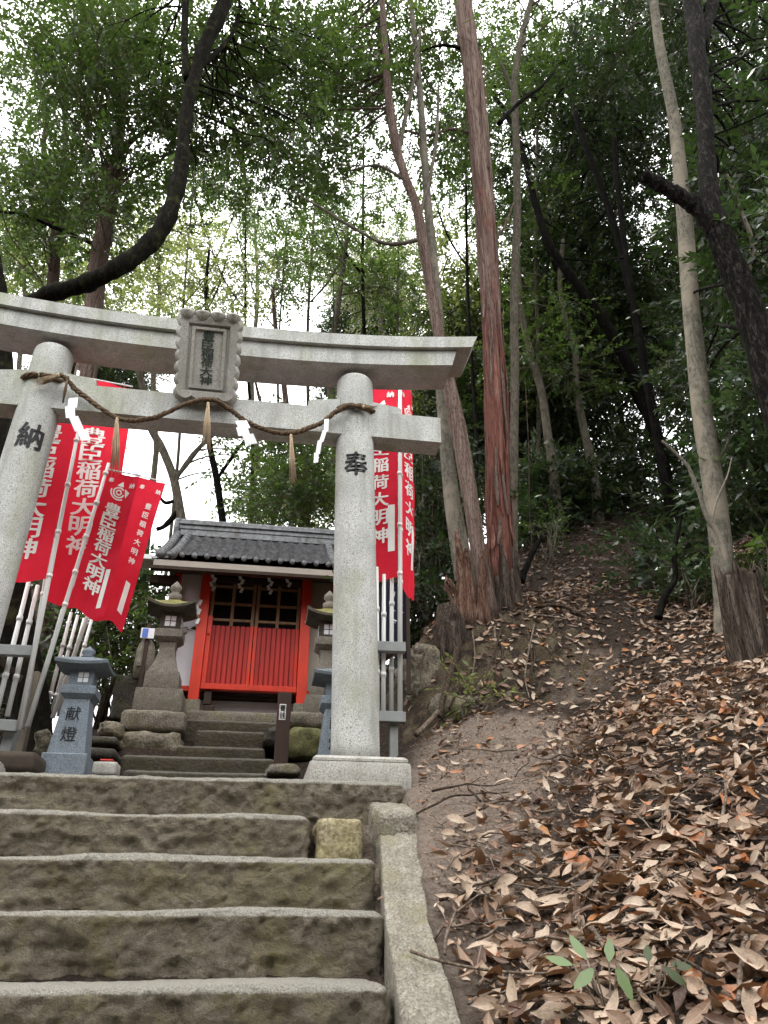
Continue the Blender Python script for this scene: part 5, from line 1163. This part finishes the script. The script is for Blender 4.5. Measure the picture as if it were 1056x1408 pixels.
for k, (src, x, y, rz, sc) in enumerate(((0, 2.9, 10.6, 1.2, .9), (1, 5.3, 13.5, 2.2, 1.15), (0, 8.3, 11.2, 3.0, 1.1), (1, 9.6, 9.4, 4.0, 1.1), (0, 3.4, 13.2, 5.0, 1.2), (1, 7.6, 14.2, .6, 1.3), (0, 10.2, 12.2, 2.7, 1.3), (1, 8.0, 8.2, 1.0, .85), (0, 9.0, 6.2, 2.0, 1.0), (1, 2.2, 10.6, 3.3, .7), (0, 7.2, 6.3, .4, .8), (1, 6.4, 16.2, 2.9, 1.3), (0, 4.2, 16.0, .2, 1.3))):
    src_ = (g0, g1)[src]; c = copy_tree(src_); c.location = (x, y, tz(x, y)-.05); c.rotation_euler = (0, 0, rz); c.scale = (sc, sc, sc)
rr = random.Random(31); cl_ = []  # leaf ring added out of view to block low skylight
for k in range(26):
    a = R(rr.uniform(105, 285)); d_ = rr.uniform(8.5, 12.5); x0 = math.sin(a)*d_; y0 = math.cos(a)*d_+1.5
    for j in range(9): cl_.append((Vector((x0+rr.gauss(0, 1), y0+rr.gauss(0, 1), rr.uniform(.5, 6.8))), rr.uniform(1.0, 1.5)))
wd = crown_mesh('skylight_block_wood', cl_, 9, (.34, .17), [M['leaf_dark'], M['twig']], None, 32, tw=.9, nl=9); tag(wd, 'unseen mass of trees added behind the viewer to cut low skylight', kind='stuff')
# shrubs
SH = 'evergreen shrubs among the trees'
def shrub(label, px, py, Y, r, n, per, lm='leaf_shrub', leaf=(.10, .042), seed=1, squash=.9, name='shrub', group=SH, zlift=.0):
    rr = random.Random(seed); c0 = P(px, py, Y); root = thing(name, label, 'shrub', (c0.x, c0.y, tz(c0.x, c0.y)), group)
    cl_ = []; m = MB(); b = Vector((c0.x, c0.y, tz(c0.x, c0.y)-.1))
    for k in range(n):
        d = Vector((rr.gauss(0, 1), rr.gauss(0, 1), rr.gauss(0, 1))).normalized()*(rr.random()**.4)*r; d.z *= squash; c = c0+d; c.z = max(c.z, tz(c.x, c.y)+.12); cl_.append((c, r*rr.uniform(.28, .45)))
        e = b+Vector((rr.gauss(0, .06), rr.gauss(0, .06), 0)); m.tube([e, (e+c)/2+Vector((rr.gauss(0, .05), rr.gauss(0, .05), .05)), c], [.012, .008, .003], 5)
    m.build('stems', M['bark_grey'], root)
    crown_mesh('foliage', cl_, per, leaf, [M[lm], M['twig']], root, seed, tw=.26, nl=9, up=.5); return root
shrub('large glossy broadleaf shrub filling the right edge above the decayed stump', 1078, 660, 5.5, .66, 34, 110, seed=401, leaf=(.095, .040), squash=1.25)
shrub('glossy shrub in front of the dark forked trunk at the right edge', 1095, 560, 5.0, .55, 26, 110, seed=402, leaf=(.095, .040), squash=1.2)
shrub('bright green young shrub just behind the decayed stump', 1045, 760, 5.1, .22, 9, 90, 'leaf_mid', seed=403, leaf=(.09, .04))
shrub('dark low shrub left of the pale right-hand trunk, above the path', 925, 770, 6.6, .5, 18, 80, seed=404, leaf=(.085, .036), squash=.8)
shrub('low dark shrub beside the pale trunk on the path side', 950, 800, 5.9, .28, 10, 90, seed=405, leaf=(.085, .036), squash=.8)
shrub('loose dark shrub on the crest under the small sky gap', 870, 655, 9.4, .6, 16, 70, 'leaf_dark', seed=406)
shrub('dark shrub on the crest between the two slender trunks', 790, 690, 9.6, .7, 20, 80, 'leaf_dark', seed=407)
shrub('dark shrub on the crest behind the red-barked trunk', 735, 705, 9.3, .75, 24, 80, 'leaf_dark', seed=408, squash=1.2)
shrub('dark shrub at the far right of the crest', 965, 690, 8.4, .75, 24, 80, 'leaf_dark', seed=409, squash=1.2)
shrub('dark green bush behind the right banner rack', 585, 700, 7.6, .70, 48, 100, 'leaf_dark', seed=410, squash=1.7, leaf=(.07, .03))
shrub('low dark bush on the bank right of the banner rack', 572, 830, 6.9, .50, 34, 100, 'leaf_dark', seed=411, squash=1.3, leaf=(.07, .03))
shrub('green bush between the blue lantern and the left old lantern', 158, 885, 7.6, .52, 30, 110, 'leaf_mid', seed=412, leaf=(.07, .03), squash=1.1)
shrub('dark green bush right of the leaning white poles below the left banners', 205, 830, 8.4, .5, 20, 90, 'leaf_mid', seed=413, leaf=(.07, .03), squash=1.2)
shrub('dark bush behind the leaning white poles at the left', 85, 830, 8.2, .75, 30, 90, 'leaf_dark', seed=414, leaf=(.08, .034), squash=1.2)
shrub('dark bush behind the left rack at the frame edge', -10, 880, 6.8, .6, 24, 90, 'leaf_dark', seed=415, leaf=(.08, .034), squash=1.3)
shrub('small light green plant at the edge of the bank by the sandy track', 655, 965, 4.95, .10, 5, 60, 'leaf_bright', seed=416, leaf=(.05, .02), squash=.7, name='plant', group='small green plants on the bank')
shrub('small light green plant at the top of the earth bank', 750, 720, 8.2, .22, 8, 50, 'leaf_mid', seed=417, leaf=(.06, .025), squash=.7, name='plant', group='small green plants on the bank')

# ---- stumps, splintered wood, roots, saplings
def shards(name, label, c, r, hmin, hmax, n, mat, seed, lean=.1, arc=(0, 6.283), thick=.02):
    rr = random.Random(seed); m = MB(); c = Vector(c)
    for k in range(n):
        a = arc[0]+(arc[1]-arc[0])*(k+rr.uniform(-.3, .3))/n; h = rr.uniform(hmin, hmax); w = r*2.6/max(4, n)*(arc[1]-arc[0])/2.4; o = Vector((math.cos(a), math.sin(a), 0)); t = Vector((-math.sin(a), math.cos(a), 0))
        rings = []
        for q in np.linspace(0, 1, 7):
            ww = w*(1-.75*q**2)*rr.uniform(.8, 1.1); p = c+o*(r*(1.12-.10*q)+lean*q*q*rr.uniform(.0, .3))+Vector((0, 0, h*q-.12*(1-q)))+t*rr.uniform(-.006, .006); th = thick*(1-.6*q)
            rings.append([p-t*ww-o*th, p+t*ww-o*th, p+t*ww*.8+o*th*.6, p+o*th, p-t*ww*.8+o*th*.6])
        m.loft(rings)
    o_ = m.build(name, M[mat], loc=tuple(c)); return tag(o_, label, 'broken stump')
b = P(690, 838, 6.25); shards('broken_stump', 'dark splintered stump shell around the foot of the red-barked tree', (b.x, b.y, b.z-.02), .165, .25, .62, 22, 'stump', 501)
b = P(650, 850, 6.1); shards('splintered_stump', 'reddish splintered wood leaning at the foot of the pale mottled trunk', (b.x-.03, b.y-.1, b.z-.05), .15, .30, .85, 6, 'splinter', 502, .4, (2.6, 5.4), .014)
def lump(name, label, cat, pts, Y, mat, rough, seed, n=18):
    pp, rr = path_px(pts, Y, 6); m = MB(); m.tube(pp, rr, n, rough=rough, rfreq=9, seed=seed); return tag(m.build(name, M[mat], loc=tuple(pp[0])), label, cat)
lump('root_stump', 'dark decayed root stump on the bank edge below the pale mottled trunk', 'stump', [(606, 960, 44), (612, 920, 50), (618, 880, 50), (616, 850, 44), (612, 832, 24)], 5.75, 'stump', .35, 503)
sm, sr = path_px([(1034, 930, 62), (1030, 900, 64), (1025, 860, 64), (1020, 820, 63), (1016, 792, 62)], 4.6, 5)
m = MB(); n = 40; rings = []
for i, (p, r_) in enumerate(zip(sm, sr)):
    ring = []
    for j in range(n):
        a = 2*math.pi*j/n; g = 1+.10*math.sin(a*9+i*.1)+.07*math.sin(a*17+1.3)+.06*math.sin(a*3)
        top = (.07*math.sin(a*5)+.05*math.sin(a*11+2)) if i == len(sm)-1 else 0
        ring.append(p+Vector((math.cos(a)*r_*g, math.sin(a)*r_*g, top)))
    rings.append(ring)
top = rings[-1]; cc = sm[-1]; rings.append([cc+(q-cc)*.75+Vector((0, 0, -.05)) for q in top]); rings.append([cc+(q-cc)*.2+Vector((0, 0, -.16)) for q in top])
m.loft(rings); tag(m.build('decayed_stump', M['stump'], loc=tuple(sm[0])), 'weathered decayed tree stump with deep grooves at the right edge', 'stump')
def drape(pts, Y=None, per=6, lift=.0):
    w_ = [P(q[0], q[1], q[2]) for q in pts]; c = catmull([list(p) for p in w_], per); out = []
    for p in c: out.append(Vector((p[0], p[1], max(p[2], tz(p[0], p[1])+lift) if p[2] < tz(p[0], p[1])+.10 else p[2])))
    return out
def stick(name, label, cat, pts, r0, r1, mat, group=None, lift=.008, rough=.2):
    pp = drape(pts, lift=lift); m = MB(); m.tube(pp, list(np.linspace(r0, r1, len(pp))), 7, rough=rough, rfreq=25, seed=len(label)); return tag(m.build(name, M[mat], loc=tuple(pp[0])), label, cat, group)
stone('bank_rock', 'pale crumbling rock face in the earth bank right of the banner rack', 562, 612, 880, 985, 5.55, .6, 'rock', res=.03, r=.10, amp=.09, seed=61, cat='rock', freq=5)
stone('bank_rock', 'low brownish rock below the root stump at the foot of the bank', 600, 668, 950, 1000, 5.15, .5, 'rock', res=.03, r=.09, amp=.07, seed=62, cat='rock', freq=6)
for k in range(9):
    rq = random.Random(900+k); xa = rq.uniform(585, 735); ya = rq.uniform(862, 895); xb = xa+rq.uniform(-25, 15); yb = ya+rq.uniform(45, 90)
    stick('root', 'thin root dangling down the face of the earth bank', 'root', [(xa, ya, 5.75), ((xa+xb)/2+rq.uniform(-8, 8), (ya+yb)/2, 5.45), (xb, yb, 5.2)], rq.uniform(.006, .014), .003, rq.choice(('root', 'twig')), 'thin dangling roots')
RG = 'exposed tree roots on the bank'
stick('root', 'thick root running down the bank from the splintered stump', 'root', [(640, 860, 6.0), (628, 900, 5.6), (612, 950, 5.2), (604, 985, 5.0)], .035, .014, 'root', RG)
stick('root', 'root crossing the top of the earth bank towards the path', 'root', [(720, 838, 6.2), (765, 832, 6.2), (800, 845, 6.1), (835, 868, 6.0)], .022, .008, 'root', RG)
stick('root', 'pale thin root winding along the bank edge below the red-barked tree', 'root', [(700, 852, 6.0), (735, 846, 6.0), (770, 850, 6.0), (812, 858, 6.0)], .012, .006, 'twig', RG)
stick('root', 'root hanging over the earth bank face', 'root', [(735, 858, 5.8), (728, 890, 5.5), (722, 930, 5.3), (728, 960, 5.1)], .008, .004, 'twig', RG)
stick('root', 'dark root hanging beside the root stump', 'root', [(630, 870, 5.8), (625, 905, 5.5), (632, 935, 5.3), (618, 975, 5.1)], .018, .007, 'root', RG)
stick('fallen_branch', 'pale broken branch lying below the earth bank near the rack', 'branch', [(572, 1010, 4.75), (590, 992, 4.85), (602, 978, 4.9)], .018, .014, 'twig')
stick('vine', 'thin hanging vine beside the red-barked trunk', 'vine', [(735, 790, 7.0), (728, 700, 7.0), (727, 620, 7.0), (722, 520, 7.0)], .007, .005, 'root', None, 0)
stick('sapling', 'dark crooked sapling curving up beside the path', 'sapling', [(905, 850, 5.7), (912, 825, 5.7), (928, 795, 5.7), (927, 760, 5.7), (935, 720, 5.7), (938, 700, 5.7)], .035, .012, 'bark_dark', None, -.05)
stick('sapling', 'pale crooked sapling in front of the pale right-hand trunk', 'sapling', [(1003, 790, 5.0), (990, 740, 5.0), (972, 712, 5.0), (962, 680, 5.0), (952, 655, 5.0), (945, 640, 5.0), (928, 622, 5.0), (910, 606, 5.0)], .022, .010, 'bark_pale', None, 0)
stick('sapling', 'thin bare sapling forking off near the pale right-hand trunk', 'sapling', [(978, 720, 5.02), (985, 690, 5.02), (1000, 655, 5.02), (1006, 630, 5.02)], .012, .005, 'bark_pale', None, 0)
stick('dead_snag', 'short dark dead snag right of the splintered stump', 'branch', [(716, 800, 6.5), (730, 765, 6.5), (745, 738, 6.5)], .035, .018, 'bark_dark', None, -.05)
TWG = 'dead twigs lying on the leaf litter'
for lab, pts, r0, r1, mt in (
    ('curved brown root-like twig in the middle of the foreground litter', [(842, 1130, 3.06), (834, 1160, 2.93), (836, 1190, 2.8), (818, 1225, 2.66), (800, 1252, 2.56)], .011, .005, 'twig'),
    ('long pale stick running down to the bottom edge of the litter', [(795, 1262, 2.52), (815, 1295, 2.4), (845, 1335, 2.26), (880, 1375, 2.12), (905, 1410, 2.02)], .008, .006, 'twig'),
    ('thin stick lying level near the kerb at the bottom', [(565, 1308, 2.5), (620, 1325, 2.4), (700, 1337, 2.33), (790, 1338, 2.3)], .005, .003, 'twig'),
    ('pale stick standing out at the bottom right corner', [(1038, 1318, 2.2), (1028, 1360, 2.08), (1022, 1408, 1.95)], .008, .006, 'twig'),
    ('long dark twig crossing the right side of the litter', [(890, 1140, 3.0), (950, 1135, 3.0), (1010, 1140, 2.95), (1060, 1130, 2.95)], .010, .006, 'root'),
    ('forked twig upright in the right of the litter', [(1000, 1170, 2.8), (1006, 1130, 2.95), (1002, 1095, 3.1), (1008, 1060, 3.25)], .006, .003, 'twig'),
    ('thin twig arching across the sandy track edge', [(574, 1150, 3.3), (620, 1118, 3.45), (660, 1105, 3.5), (700, 1098, 3.5)], .005, .003, 'root'),
    ('twig running diagonally from the kerb head up the sandy track', [(640, 1150, 3.25), (680, 1128, 3.35), (715, 1100, 3.45), (740, 1085, 3.5)], .005, .003, 'root')):
    stick('fallen_twig', lab, 'twig', pts, r0, r1, mt, TWG, .040)
rr = random.Random(77)
for k in range(90):
    px = rr.uniform(600, 1050); py = rr.uniform(960, 1400)
    if px < 640 and py > 1200: continue
    Y = np.interp(py, [960, 1050, 1150, 1300, 1408], [4.4, 3.6, 3.05, 2.4, 2.0]); c = P(px, py, Y); a = rr.uniform(0, 3.14); L = rr.uniform(.12, .42); bnd = rr.gauss(0, .12)
    pp = []
    for t in np.linspace(-.5, .5, 7):
        x = c.x+L*t*math.cos(a)-bnd*L*math.cos(t*3)*math.sin(a); y = c.y+L*t*math.sin(a)+bnd*L*math.cos(t*3)*math.cos(a); pp.append(Vector((x, y, tz(x, y)+.030+.022*rr.random())))
    m = MB(); m.tube(pp, list(np.linspace(rr.uniform(.003, .006), .002, 7)), 6, rough=.2, rfreq=30, seed=k); tag(m.build('fallen_twig', M[rr.choice(('twig', 'twig', 'root'))], loc=tuple(pp[3])), 'thin dead twig lying among the brown fallen leaves', 'twig', 'small dead twigs among the fallen leaves')
# leaf litter
def litter_shapes(k=14):
    S = []
    r = np.random.default_rng(8)
    for i in range(k):
        wk = r.uniform(.7, 1.25); bite = r.integers(0, 6) if i % 3 == 0 else -1; trunc = i % 5 == 4
        U = np.array((0, .18, .42, .7, .9, 1.0)); Wd = np.array((.03, .30, .5, .40, .17, .01)); cu = r.uniform(-.9, 1.5); cx = r.uniform(.4, 2.4)*r.choice((1, 1, -1)); tw_ = r.uniform(-1.1, 1.1); bend = r.uniform(-.12, .12)
        V = []
        for ju, (u, w_) in enumerate(zip(U, Wd)):
            if trunc and ju >= 4: u, w_ = .74+.04*r.uniform(-1, 1), .22
            for s in (-1, 0, 1):
                y = s*w_*r.uniform(.36, .48)*wk*(.45 if ju == bite and s > 0 else 1); z = cx*(y*y)*1.6+cu*(u-.5)**2*.6+tw_*y*(u-.5)+(.03 if s == 0 else 0)*-1; V.append((u-.5, y+bend*math.sin(u*3.1), z))
        Qs = [(j*3+i_, j*3+i_+1, j*3+i_+4, j*3+i_+3) for j in range(5) for i_ in range(2)]
        S.append((np.array(V), np.array(Qs)))
    return S
SHP = litter_shapes()
def place_leaves(N, sampler, Lr, seed, lift, tilt):
    r = np.random.default_rng(seed); x, y = sampler(N, r); N = len(x); z = terrain(x, y)
    e = .03; nx = -(terrain(x+e, y, False)-terrain(x-e, y, False))/(2*e); ny = -(terrain(x, y+e, False)-terrain(x, y-e, False))/(2*e)
    nn = np.stack([nx, ny, np.ones(N)], 1); nn /= np.linalg.norm(nn, axis=1)[:, None]; nn += r.normal(0, tilt, (N, 3)); nn /= np.linalg.norm(nn, axis=1)[:, None]
    a = r.uniform(0, 6.283, N); t = np.stack([np.cos(a), np.sin(a), 0*a], 1); t -= nn*(t*nn).sum(1)[:, None]; t /= np.linalg.norm(t, axis=1)[:, None]; b = np.cross(nn, t)
    L = r.uniform(Lr[0], Lr[1], N); wd = r.uniform(.75, 1.1, N); return np.stack([x, y, z+r.uniform(lift[0], lift[1], N)], 1), np.stack([t*L[:, None], b*(L*wd)[:, None], nn*L[:, None]], 1), r
def dens(x, y):
    d = np.ones(len(x)); s = np.clip(1.3-polyd(x, y, SANDP)/.50, 0, 1); d *= 1-.93*s*(.15+.85*sstep(2.7, 3.35, y))
    d *= 1-.72*np.clip(1.25-polyd(x, y, PATHP)/.34, 0, 1)
    e = .06; gx_ = (terrain(x+e, y, False)-terrain(x-e, y, False))/(2*e); gy_ = (terrain(x, y+e, False)-terrain(x, y-e, False))/(2*e); d *= 1-.85*np.clip((np.hypot(gx_, gy_)-.95)/.5, 0, 1)
    xk = np.interp(y, [1.2, 2.2, 2.7, 3.3, 3.6, 3.9, 4.5], [.56, .555, .58, .675, .70, .77, 1.0]); d *= sstep(xk+.0, xk+.16, x)*.8+.2; d *= x > xk+.01
    return d
def smp(x0, x1, y0, y1, n_o=0.0):
    def f(N, r):
        x = r.uniform(x0, x1, N); y = r.uniform(y0, y1, N); k = r.uniform(0, 1, N) < dens(x, y)*np.clip(.75+.6*fbm(np.stack([x, y, 0*x], 1), 2.2, 3, 8), .15, 1); return x[k], y[k]
    return f
def leaf_stuff(name, label, parts, mat):
    Vs, Qs, rn, LV, o = [], [], [], [], 0
    for (N, s_, Lr, seed, lift, tilt) in parts:
        pos, Bm, r = place_leaves(N, s_, Lr, seed, lift, tilt)
        for k, (sv, sq) in enumerate(SHP):
            i = np.where(np.arange(len(pos)) % len(SHP) == k)[0]; v = np.einsum('vi,nij->nvj', sv, Bm[i])+pos[i][:, None, :]
            q = sq[None]+(np.arange(len(i))*len(sv))[:, None, None]+o; o += len(i)*len(sv); Vs.append(v.reshape(-1, 3)); Qs.append(q.reshape(-1, 4)); rn.append(np.repeat(r.uniform(0, 1, len(i)), len(sq))); LV.append(np.tile(sv[:, 1]*3, len(i)))
    ob = fast_mesh(name, np.concatenate(Vs), np.concatenate(Qs), M[mat], np.concatenate(rn), smooth=True); at = ob.data.attributes.new('lv', 'FLOAT', 'POINT'); at.data.foreach_set('value', np.concatenate(LV).astype(np.float32)); tag(ob, label, kind='stuff'); return ob
leaf_stuff('leaf_litter', 'brown, tan and orange fallen leaves carpeting the slope', [(8600, smp(.6, 4.0, 1.5, 4.6), (.045, .098), 601, (.004, .055), .55), (9000, smp(.6, 4.0, 1.5, 4.6), (.012, .04), 602, (.002, .02), .6), (11000, smp(.8, 6.0, 4.2, 7.5), (.05, .09), 603, (.004, .03), .32)], 'litter')
def smp_sand(N, r):
    x = r.uniform(.6, 1.9, N*2); y = r.uniform(2.1, 5.0, N*2); xk = np.interp(y, [1.2, 2.2, 2.7, 3.3, 3.6, 3.9, 4.5], [.56, .555, .58, .675, .70, .77, .9]); k = x > xk+.015; return x[k][:N], y[k][:N]
leaf_stuff('litter_crumbs', 'small leaf crumbs and chips scattered over the sandy track', [(5200, smp_sand, (.006, .022), 607, (.0, .008), .5), (160, smp_sand, (.03, .06), 608, (.003, .02), .45)], 'litter')
leaf_stuff('leaf_litter', 'dark fallen leaves on the upper slope under the trees', [(9000, smp(.9, 7.5, 6.0, 11.5), (.06, .11), 604, (.004, .03), .35), (3000, smp(.6, 4.5, 1.5, 6), (.015, .05), 605, (.0, .012), .6)], 'litter_dark')  # darker leaf colours for the upper slope, plus small fragments lower down
# the largest leaves in front, one object each
lv = []; FL = 'large fallen leaves at the front of the slope'
for k, (sv, sq) in enumerate(SHP):
    for c_ in range(2):
        me = bpy.data.meshes.new('fallen_leaf'); me.from_pydata(sv.tolist(), [], sq.tolist()); me.materials.append(M['litter']); me.polygons.foreach_set('use_smooth', [True]*len(sq)); me.update()
        at = me.attributes.new('rnd', 'FLOAT', 'FACE'); at.data.foreach_set('value', np.full(len(sq), (.5, .76)[c_] if k not in (3, 10) else (.24, .96)[c_], dtype=np.float32)); at = me.attributes.new('lv', 'FLOAT', 'POINT'); at.data.foreach_set('value', (sv[:, 1]*3).astype(np.float32)); lv.append(me)
def smp_front(N, r):
    px = r.uniform(600, 1056, N*3); py = r.uniform(1100, 1408, N*3); Y = np.interp(py, [1100, 1150, 1300, 1408], [3.3, 3.0, 2.35, 1.95]); pp = np.array([list(P(a, b, c)) for a, b, c in zip(px, py, Y)]); k = r.uniform(0, 1, len(pp)) < dens(pp[:, 0], pp[:, 1])
    return pp[k][:N, 0], pp[k][:N, 1]
pos, Bm, r_ = place_leaves(290, smp_front, (.075, .115), 606, (.02, .055), .45)
for i in range(len(pos)):
    o = bpy.data.objects.new('fallen_leaf', lv[int(r_.integers(len(lv)))]); COL.objects.link(o)
    B = Bm[i]; o.matrix_world = Matrix(((B[0][0], B[1][0], B[2][0], pos[i][0]), (B[0][1], B[1][1], B[2][1], pos[i][1]), (B[0][2], B[1][2], B[2][2], pos[i][2]), (0, 0, 0, 1)))
    tag(o, 'large dry fallen leaf lying at the front of the slope beside the steps', 'leaf', FL)
# a few on the steps and track
for k, (px, py, Y, a, lab) in enumerate(((527, 1236, 2.9, .6, 'small pale leaf lying at the right end of a step against the kerb'), (590, 1062, 4.1, 1.2, 'pale dry leaf lying beside the right gate plinth'), (620, 1046, 4.3, .4, 'light brown leaf on the bare sandy track'))):
    c = P(px, py, Y); o = bpy.data.objects.new('fallen_leaf', lv[(k*3+2) % len(lv)]); COL.objects.link(o); o.location = (c.x, c.y, c.z+.01); o.rotation_euler = (.2, -.3, a); o.scale = (.06, .06, .06); tag(o, lab, 'leaf')
# seedling
c = P(838, 1386, 2.09); c.z = max(c.z, tz(c.x, c.y)+.03); c.z += .005; sd = thing('seedling', 'low seedling with pale green leaves poking through the litter at the bottom', 'plant', tuple(c))
for k, (dx, dy, dz, az, el, L, mt) in enumerate(((-.06, .03, .05, 2.6, -.2, .075, 'leaf_grey'), (-.02, .05, .06, 1.9, .1, .08, 'leaf_grey'), (.03, .05, .055, 1.2, .2, .07, 'leaf_grey'), (-.03, -.02, .045, 3.7, -.3, .08, 'leaf_grey'), (.02, -.02, .05, 5.0, -.4, .085, 'leaf_grey'), (.12, -.03, .05, 5.6, -.3, .08, 'leaf_bright'), (.15, .0, .05, .1, -.2, .075, 'leaf_bright'), (.11, .02, .055, 1.2, .0, .06, 'leaf_bright'))):
    b_ = Vector((c.x+dx*1.15, c.y+dy, c.z+.04+dz*.9)); L *= .95; Rm = Matrix.Rotation(R(48), 3, 'X') @ Matrix.Rotation(az, 3, 'Z') @ Matrix.Rotation(-el, 3, 'Y'); sv, sq = SHP[1]
    v = [b_+Rm @ Vector(((q[0]+.5)*L, q[1]*L*1.35, q[2]*L*.5)) for q in sv]; mesh_obj('leaf', v, sq, M[mt], sd)
    m = MB(); m.tube([Vector((c.x+(.0 if k < 5 else .1), c.y, c.z-.05)), b_], .0025, 5); m.build('stem', M['twig'], sd)

# ================================================================== CAMERA, LIGHT, SKY
cam = bpy.data.cameras.new('camera'); co = bpy.data.objects.new('camera', cam); COL.objects.link(co); SC.camera = co
co.location = EYE; co.rotation_euler = (math.pi/2+PITCH, 0, YAW); cam.sensor_fit = 'VERTICAL'; cam.sensor_height = 24; cam.lens = 24*F/1408; cam.clip_end = 500; cam.clip_start = .02
SUN_EL, SUN_AZ = R(72), R(270)       # azimuth from +Y clockwise: behind the camera, a little to the left
w = bpy.data.worlds.new('World'); SC.world = w; w.use_nodes = True; nt = w.node_tree; bg = nt.nodes['Background']
sky = nt.nodes.new('ShaderNodeTexSky'); sky.sky_type = 'NISHITA'; sky.sun_disc = False; sky.sun_elevation = SUN_EL; sky.sun_rotation = SUN_AZ; sky.dust_density = 3.0; sky.air_density = 1.0
tc = nt.nodes.new('ShaderNodeTexCoord'); nz = nt.nodes.new('ShaderNodeTexNoise'); nz.inputs['Scale'].default_value = 2.2; nz.inputs['Detail'].default_value = 5; nt.links.new(tc.outputs['Generated'], nz.inputs['Vector'])
rp_ = nt.nodes.new('ShaderNodeValToRGB'); rp_.color_ramp.elements[0].position = .25; rp_.color_ramp.elements[0].color = (.72, .72, .72, 1); rp_.color_ramp.elements[1].position = .6; rp_.color_ramp.elements[1].color = (.97, .97, .97, 1); nt.links.new(nz.outputs[0], rp_.inputs[0])
mx = nt.nodes.new('ShaderNodeMix'); mx.data_type = 'RGBA'; nt.links.new(rp_.outputs[0], mx.inputs[0]); nt.links.new(sky.outputs[0], mx.inputs[6]); sx_ = nt.nodes.new('ShaderNodeSeparateXYZ'); nt.links.new(tc.outputs['Generated'], sx_.inputs[0]); mr = nt.nodes.new('ShaderNodeMapRange'); mr.inputs[1].default_value = 0; mr.inputs[2].default_value = 1; mr.inputs[3].default_value = 4.0; mr.inputs[4].default_value = 23.0; nt.links.new(sx_.outputs[2], mr.inputs[0]); cm_ = nt.nodes.new('ShaderNodeCombineColor'); [nt.links.new(mr.outputs[0], cm_.inputs[k]) for k in range(3)]; nt.links.new(cm_.outputs[0], mx.inputs[7])
nt.links.new(mx.outputs[2], bg.inputs[0]); bg.inputs[1].default_value = .12
sl = bpy.data.lights.new('sun', 'SUN'); sl.energy = 1.5; sl.angle = R(12); sl.color = (1, .96, .9); so = bpy.data.objects.new('sun', sl); COL.objects.link(so)
so.rotation_euler = (math.pi/2-SUN_EL, 0, math.pi-SUN_AZ); so.location = (0, 0, 20)
SC.view_settings.view_transform = 'Standard'; SC.view_settings.look = 'None'; SC.view_settings.gamma = 1; SC.view_settings.exposure = 1.4
SC.cycles.max_bounces = 4; SC.cycles.transparent_max_bounces = 4; SC.cycles.diffuse_bounces = 3
print('clumps', LEAFN[0], 'faces', sum(len(m_.polygons) for m_ in bpy.data.meshes))
